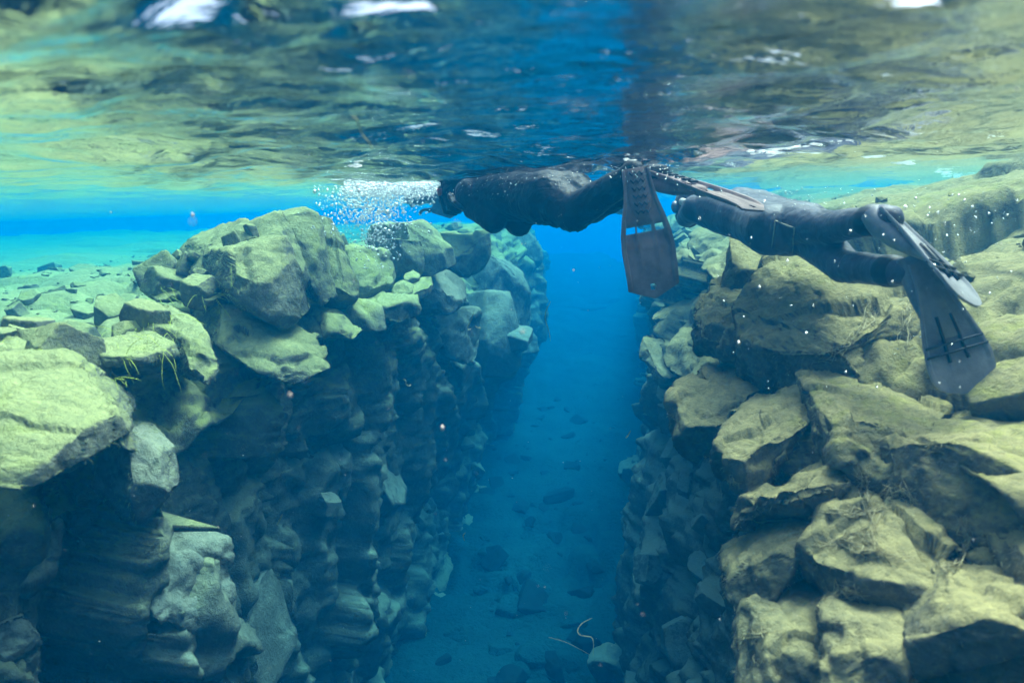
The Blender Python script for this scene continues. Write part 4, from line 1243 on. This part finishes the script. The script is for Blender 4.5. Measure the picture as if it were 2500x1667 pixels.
# ---- right snorkeler: charcoal blue drysuit, swimming away over the right rim
def right_snorkeler():
    e = person('person in a charcoal blue drysuit swimming over the right rim rocks', P(1900, 550, 2.9))
    hd = P(1694, 502, 3.62); nk = P(1738, 499, 3.50); sh = P(1768, 506, 3.40); ch = P(1806, 517, 3.26); wa = P(1868, 538, 3.02); hp = P(1925, 560, 2.80)
    ax = (sh - hp).normalized()
    lat = Vector((-ax.y, ax.x, 0)).normalized()
    if lat.x > 0: lat = -lat                                # towards the picture's left = his left
    dn = ax.cross(lat); dn = dn if dn.z < 0 else -dn
    B = []
    for sgn in (-1, 1):
        B.append((sh + lat * .11 * sgn, ch + lat * .09 * sgn, .098, .112))
        B.append((ch + lat * .09 * sgn, wa + lat * .075 * sgn, .112, .106))
        B.append((wa + lat * .075 * sgn, hp + lat * .085 * sgn, .106, .118))
        B.append((nk, sh + lat * .15 * sgn, .055, .078))
    B += [(ch, wa, .126, .118), (wa, hp, .118, .124), (hd + ax * .0, nk, .098, .066), (nk, sh, .066, .085), (hd - dn * .01, hd + ax * .04, .104, .098)]
    B.append((hd + dn * .05 + ax * .04, hd + dn * .085 + ax * .03, .070, .050))
    # arms: reaching ahead under the surface
    s0 = sh + lat * .17; e0 = s0 + ax * .20 + dn * .09 - lat * .05; h0 = e0 + ax * .22 - lat * .10 - dn * .02
    s1 = sh - lat * .17; e1 = s1 + ax * .20 + dn * .09; h1 = e1 + ax * .22 + lat * .06
    B += [(s0, e0, .070, .054), (e0, h0, .054, .042), (s1, e1, .070, .054), (e1, h1, .054, .042)]
    # legs
    kA = P(2030, 556, 2.46); aA = P(2150, 534, 2.18)
    kB = P(2062, 650, 2.40); aB = P(2198, 664, 2.10)
    up_ = -dn
    B += [(hp + lat * .02 - dn * .03, kA, .096, .064), (kA, aA, .066, .050), (aA, P(2172, 535, 2.14), .052, .046)]
    B += [(hp - lat * .09 + dn * .02, kB, .100, .066), (kB, aB, .064, .050), (aB, P(2222, 662, 2.06), .050, .046)]
    body = fused('body', B, .010, M['suit_blue'], e, 4, .0032, 19)
    for (aa, bb, rr_) in ((aA, kA, .059), (aB, kB, .059)):
        dd = (bb - aa).normalized(); fused('ankle_cuff', [(aa + dd * .04, aa + dd * .058, rr_, rr_)], .006, M['rubber_dark'], e, 2)
    glove(e, h0, ax - lat * .2, dn, M['rubber_dark'], .5, 1.05)
    glove(e, h1, ax + lat * .2, dn, M['rubber_dark'], .5, 1.05)
    look = (lat * .75 + ax * .5 + dn * .42)
    mask_and_snorkel(e, hd, look, -dn * .9 + ax * .3, .102, M['mask_grey'], False, 1)
    fused('ear_patch', [(hd + ax * -.03 + lat * .085 - dn * .03, hd + ax * -.055 + lat * .08 - dn * .03, .022, .02)], .005, M['white'], e, 2)
    # thigh pocket panel with pale piping, laid on the suit
    me = body.data
    dg = bpy.context.evaluated_depsgraph_get()
    bt = BVHTree.FromPolygons((coords(me)).tolist(), [list(p.vertices) for p in me.polygons])
    cpt = Vector((0, 0, CAM_Z))
    def on(u, v, lift):
        d = (P(u, v, 1.0) - cpt).normalized()
        h = bt.ray_cast(cpt, d)
        return h[0] + h[1] * lift if h[0] is not None else None
    rows = []
    nv = 9; nu = 8
    grid = []
    for i in range(nv):
        for j in range(nu):
            u = 1886 + 50 * j / (nu - 1) + (6 - 8 * i / (nv - 1)); v = 540 + 62 * i / (nv - 1) + 16 * (j / (nu - 1))
            grid.append(on(u, v, .006))
    if all(g is not None for g in grid):
        pk = link('thigh_pocket', mesh_from('thigh_pocket', [g[:] for g in grid], grid_faces(nv, nu)), M['suit_blue'])
        md = pk.modifiers.new('s', 'SOLIDIFY'); md.thickness = .012; md.offset = 0; baked(pk); pk.data.materials.clear(); pk.data.materials.append(M['suit_blue'])
        attach(pk, e)
        edge = [grid[i * nu] for i in range(nv)][::-1] + [grid[j] for j in range(1, nu)] + [grid[i * nu + nu - 1] for i in range(1, nv)]
        V, F = tubes([[p + (cpt - p).normalized() * .007 for p in edge]], [.0035], 6)
        pp = link('piping', mesh_from('piping', V, F), M['piping']); attach(pp, pk)
    oA = P(2160, 515, 2.16); tA = P(2394, 738, 1.84)
    paddle_fin(e, oA, tA - oA, (tA - oA).cross(Vector((.49, -.47, .715))), .04, (tA - oA).length, .95, 'rubber_lit')
    oB = P(2246, 640, 2.02); tB = P(2376, 956, 1.86)
    paddle_fin(e, oB, tB - oB, Vector((-1.0, -.15, -.32)), .03, (tB - oB).length, 1.0)
    return e
right_snorkeler()

# ---- far snorkeler, mostly hidden behind the front one
def far_snorkeler():
    e = person('person in a hazy grey suit mostly hidden behind the front swimmer', P(1250, 480, 6.5))
    hd = P(1022, 478, 6.75); sh = P(1085, 482, 6.65); wa = P(1190, 480, 6.55); hp = P(1270, 482, 6.5)
    lat = Vector((0, -1, 0)); dn = Vector((0, 0, -1)); ax = (sh - hp).normalized()
    B = [(sh + lat * .1, wa + lat * .08, .13, .12), (sh - lat * .1, wa - lat * .08, .13, .12), (wa, hp, .13, .14), (hd, sh, .075, .09), (hd, hd + ax * .05, .11, .10)]
    e0 = P(1098, 520, 6.5); h0 = P(1060, 512, 6.5)
    B += [(sh + lat * .17, e0, .075, .06), (e0, h0, .058, .045)]
    for sg in (-1, 1):
        k = hp - ax * .42 + lat * .09 * sg + dn * (.06 if sg > 0 else .0); a = k - ax * .42 + dn * (.02 if sg < 0 else -.04)
        B += [(hp + lat * .09 * sg, k, .11, .078), (k, a, .076, .052)]
        f0 = a - ax * .02; fe = a - ax * .3 + dn * .26
        paddle_fin(e, f0, -ax * .8 + dn * .6, lat, 0, .5, .9)
    fused('body', B, .02, M['suit_blue'], e, 5, 0)
    glove(e, h0, ax, dn, M['rubber_dark'], .6, 1.1)
    mask_and_snorkel(e, hd + ax * .03, ax * .7 + dn * .7, -dn * .7 + ax * .7, .11, M['mask_grey'], False)
far_snorkeler()
# ------------------------------------------------------------------ bubbles, drifting bits
def bubble_material():
    s = NT('air_bubbles')
    fr = s.n('ShaderNodeFresnel', IOR=0.75)
    tr = s.n('ShaderNodeBsdfTransparent', Color=(1, 1, 1, 1))
    df = s.n('ShaderNodeBsdfDiffuse', Color=(0.9, 0.92, 0.93, 1))
    gl = s.n('ShaderNodeBsdfGlossy', Color=(1, 1, 1, 1), Roughness=0.12)
    m1 = s.n('ShaderNodeMixShader', Fac=0.35, i1=tr.outputs[0], i2=df.outputs[0])
    m2 = s.n('ShaderNodeMixShader', Fac=fr.outputs[0], i1=m1.outputs[0], i2=gl.outputs[0])
    s.t.links.new(m2.outputs[0], s.out.inputs[0])
    return s.m
M['bubble'] = bubble_material()
M['fleck'] = plain('pale_fleck', (0.75, 0.62, 0.55), .8)

def ico(sub):
    bm = bmesh.new(); bmesh.ops.create_icosphere(bm, subdivisions=sub, radius=1)
    bm.verts.index_update()
    V = np.array([v.co[:] for v in bm.verts]); F = np.array([[v.index for v in f.verts] for f in bm.faces]); bm.free()
    return V, F
def balls(name, items, mat, sub=1, squash=None):
    V, F = ico(sub)
    n = len(items)
    c = np.array([i[0][:] for i in items]); r = np.array([i[1] for i in items])
    VV = (V[None] * r[:, None, None])
    if squash is not None: VV = VV * squash[:, None, :]
    VV = (VV + c[:, None]).reshape(-1, 3)
    FF = (F[None] + (np.arange(n) * len(V))[:, None, None]).reshape(-1, 3)
    o = link(name, mesh_from(name, VV, FF), mat)
    o['kind'] = 'stuff'
    return o
def exhaled():
    r = random.Random(3); it = []
    for k in range(5200):
        t = r.random()
        if t < .52:      # froth along the surface ahead of the face
            u = r.uniform(840, 1075) ; v = 446 + abs(r.gauss(0, 14)) + r.uniform(0, 8); Y = r.gauss(4.0, .16)
        else:            # plume hanging below
            u = r.gauss(905, 56); v = 455 + abs(r.gauss(0, 72)) ; Y = r.gauss(4.0, .18)
            if v > 575: u = r.gauss(925, 30)
        v = min(v, 655)
        rad = .0026 + .0062 * r.random() ** 2.4
        if r.random() < .04: rad *= 2.0
        p = P(u, v, Y)
        if p.z > -0.012: p.z = -0.012 - .01 * r.random()
        it.append((p, rad))
    o = balls('bubbles', it, M['bubble'])
    thing(o, 'white burst of exhaled bubbles in front of the black suited swimmer', 'bubbles')
exhaled()
def splash():
    r = random.Random(4); it = []
    for k in range(300):
        t = r.random()
        if t < .45: u = r.gauss(1960, 95); v = 455 + abs(r.gauss(0, 40)); Y = r.gauss(2.7, .15)
        elif t < .75: u = r.gauss(2330, 110); v = r.gauss(560, 60); Y = r.gauss(1.9, .15)
        else: u = r.uniform(1700, 2480); v = r.uniform(480, 950); Y = r.uniform(1.3, 2.3)
        p = P(u, v, Y)
        if p.z > -0.015: p.z = -0.015 - .012 * r.random()
        it.append((p, .0012 + .0035 * r.random() ** 2.5))
    o = balls('bubbles', it, M['bubble'])
    thing(o, 'scattered bright bubbles kicked up around the right swimmer legs and fins', 'bubbles')
splash()
def wet_edge():
    """fine bubbles clinging to the front swimmer and under the surface around him"""
    r = random.Random(14); it = []
    for k in range(330):
        u = r.uniform(1090, 1660); v = 402 + abs(r.gauss(0, 26)) + (20 if u < 1400 else 0)
        Y = 3.9 - (u - 1090) / 570 * 1.1 - .28
        p = P(u, v, Y)
        if p.z > -0.01: p.z = -0.01
        it.append((p, .001 + .003 * r.random() ** 3))
    o = balls('bubbles', it, M['bubble'])
    thing(o, 'fine bubbles strung along the surface above the black suited swimmer', 'bubbles')
wet_edge()
def flecks():
    r = random.Random(6); it = []; sq = []
    for k in range(700):
        Y = r.uniform(.45, 4.2)
        p = P(r.uniform(-100, 2600), r.uniform(60, 1640), Y)
        if p.z > -.02: continue
        it.append((p, (.0005 + .0013 * r.random() ** 3) * (0.5 + .3 * Y)))
        sq.append((r.uniform(.5, 1.5), r.uniform(.5, 1.5), r.uniform(.5, 2.0)))
    for (u, v, Y, rad) in ((1080, 1045, 1.2, .007), (708, 965, .8, .004), (1725, 1018, 1.4, .002), (470, 525, 1.3, .005), (1400, 660, 1.6, .003), (1275, 810, .7, .003)):
        it.append((P(u, v, Y), rad)); sq.append((.6, .6, 1.1))
    o = balls('drifting_flecks', it, M['fleck'], 1, np.array(sq))
    thing(o, 'pale pinkish flecks drifting through the whole water', 'particles')
flecks()

def strand(u0, v0, pts, Y, rad, label):
    b = P(u0, v0, Y)
    path = [P(u0 + du, v0 + dv, Y + .02 * k) for k, (du, dv) in enumerate(pts)]
    # smooth by midpoint subdivision
    for _ in range(2):
        q = [path[0]]
        for a, c in zip(path, path[1:]): q += [a * .75 + c * .25, a * .25 + c * .75]
        q.append(path[-1]); path = q
    V, F = tubes([[p - b for p in path]], [rad], 6)
    o = link('drifting_algae_strand', mesh_from('drifting_algae_strand', V, F), M['strand']); o.location = b
    thing(o, label, 'algae', 'drifting algae strands')
strand(1340, 735, [(5, 0), (-8, 25), (-10, 45), (0, 70), (4, 98)], 3.0, .0018, 'thin pale strand hanging in the blue gap below the front swimmer')
strand(1140, 760, [(18, 0), (8, 28), (0, 40), (4, 46), (10, 42)], 2.6, .0016, 'hooked strand drifting before the left wall under the ledge stones')
strand(1160, 795, [(0, 0), (6, 6), (14, 4), (12, 10)], 2.6, .0016, 'tiny curled strand right of the hooked strand')
strand(1400, 1560, [(48, 40), (50, -5), (30, -8), (15, -10), (8, -22), (20, -40), (45, -52)], 2.2, .0018, 'zigzag pale thread floating above the lower canyon floor')
strand(1340, 1555, [(0, 0), (40, 10), (75, 28), (100, 42)], 2.3, .0008, 'faint straight thread beside the zigzag thread at the bottom')
strand(1530, 1050, [(10, 0), (4, 12), (-4, 20), (4, 14)], 2.4, .0020, 'little yellow leaf scrap in front of the right wall')
strand(858, 285, [(0, 0), (14, 4), (20, 30), (26, 45), (50, 70), (48, 80)], 1.05, .0012, 'bent green stem floating close under the surface at left')
strand(985, 925, [(0, 0), (8, 6), (4, 12), (14, 18), (18, 14)], 2.2, .0014, 'crooked pinkish strand in the dark middle of the left wall')
strand(1130, 1300, [(6, 0), (0, 6), (2, 14), (4, 20)], 2.2, .0018, 'short pale strand low over the blue canyon floor')
strand(690, 1255, [(0, 0), (-6, 12), (-14, 26)], 1.8, .0016, 'short straight brown scrap before the lower left wall')

# steep little wave faces, added and shaped so glints of sky show through
rr = random.Random(21)
def ridge(u, v, length, width, height, ang=None):
    # where the line of sight through (u, v) meets the calm surface
    c = Vector((0, 0, CAM_Z)); d = P(u, v, 1.0) - c
    if d.z <= 0.004: return
    k = -CAM_Z / d.z
    p = c + d * k
    a = ang if ang is not None else rr.gauss(0, .35)
    RIDGES.append((p.x, p.y, math.cos(a), math.sin(a), length, width, height))
for (u, v, ln, wd, h) in ((460, 50, .045, .024, .017), (565, 35, .05, .024, .017), (600, 62, .035, .02, .015), (440, 15, .06, .03, .024), (720, 18, .03, .018, .013), (890, 35, .035, .018, .014), (1020, 40, .025, .016, .012), (860, 88, .025, .015, .012),
                          (2060, 8, .03, .02, .016), (2200, 5, .03, .02, .016), (2250, 12, .025, .018, .015)):
    ridge(u, v, ln, wd, h)

def foam_material():
    s = NT('white_foam_glint')
    df = s.n('ShaderNodeBsdfDiffuse', Color=(0.92, 0.92, 0.92, 1))
    tl = s.n('ShaderNodeBsdfTranslucent', Color=(0.95, 0.95, 0.95, 1))
    gl = s.n('ShaderNodeBsdfGlossy', Color=(1, 1, 1, 1), Roughness=0.1)
    m1 = s.n('ShaderNodeMixShader', Fac=0.8, i1=df.outputs[0], i2=tl.outputs[0])
    m2 = s.n('ShaderNodeMixShader', Fac=0.12, i1=m1.outputs[0], i2=gl.outputs[0])
    s.t.links.new(m2.outputs[0], s.out.inputs[0])
    return s.m
M['foam'] = foam_material()
def foam_glint_streak(line, n, spread, rad, seed, label, sub=2):
    """flat white blobs under the surface: churned air, and added imitations of sky glints"""
    r = random.Random(seed); it = []; sq = []
    c = Vector((0, 0, CAM_Z))
    for k in range(n):
        a = r.random() * (len(line) - 1); i = int(a); f = a - i
        u = line[i][0] + (line[i + 1][0] - line[i][0]) * f + r.gauss(0, spread * 2); v = line[i][1] + (line[i + 1][1] - line[i][1]) * f + r.gauss(0, spread * .5)
        d = P(u, v, 1.0) - c
        if d.z < .01: continue
        p = c + d * ((-CAM_Z - .008) / d.z)
        it.append((p, rad * r.uniform(.3, 1.0) ** 1.5))
        sq.append((r.uniform(1.0, 2.6), r.uniform(.8, 1.4), r.uniform(.25, .5)))
    o = balls('foam', it, M['foam'], sub, np.array(sq))
    thing(o, label, 'foam')
foam_glint_streak([(1885, 372), (1930, 362), (1990, 368)], 70, 7, .016, 1, 'white glint imitated by foam on the surface left of the long one over the right swimmer')  # white blobs over the right swimmer are added in place of sky glints
foam_glint_streak([(2010, 362), (2090, 372), (2170, 388), (2232, 402)], 110, 6, .015, 2, 'longest white glint imitated by foam on the surface above the right swimmer')
foam_glint_streak([(2292, 422), (2340, 432), (2385, 440)], 50, 7, .018, 3, 'short white glint imitated by foam at the right end of the glint streaks')
foam_glint_streak([(2060, 340), (2110, 336)], 14, 5, .009, 6, 'faint small glint imitated by foam above the longest glint streak')
foam_glint_streak([(1835, 372), (1860, 376)], 14, 4, .008, 7, 'tiny glint dots imitated by foam at the left end of the glint streaks')
foam_glint_streak([(850, 404), (885, 408)], 16, 3, .014, 4, 'small foam patch on the surface above the exhaled bubbles')
foam_glint_streak([(1520, 392), (1560, 396)], 12, 4, .010, 5, 'foam specks on the surface above the hanging fin')
foam_glint_streak([(850, 444), (930, 440), (1010, 446), (1068, 452)], 90, 9, .018, 8, 'silvery churned foam at the surface above the exhaled bubble plume')
water_surface()

def haze_box():
    bm = bmesh.new()
    bmesh.ops.create_cube(bm, size=1)
    for v in bm.verts:
        v.co = Vector((v.co.x * 320, v.co.y * 320, (-9.0 if v.co.z < 0 else 0.20)))
    me = bpy.data.meshes.new('haze'); bm.to_mesh(me)
    o = link('haze', me, M['volume'])
    o['kind'] = 'stuff'
haze_box()
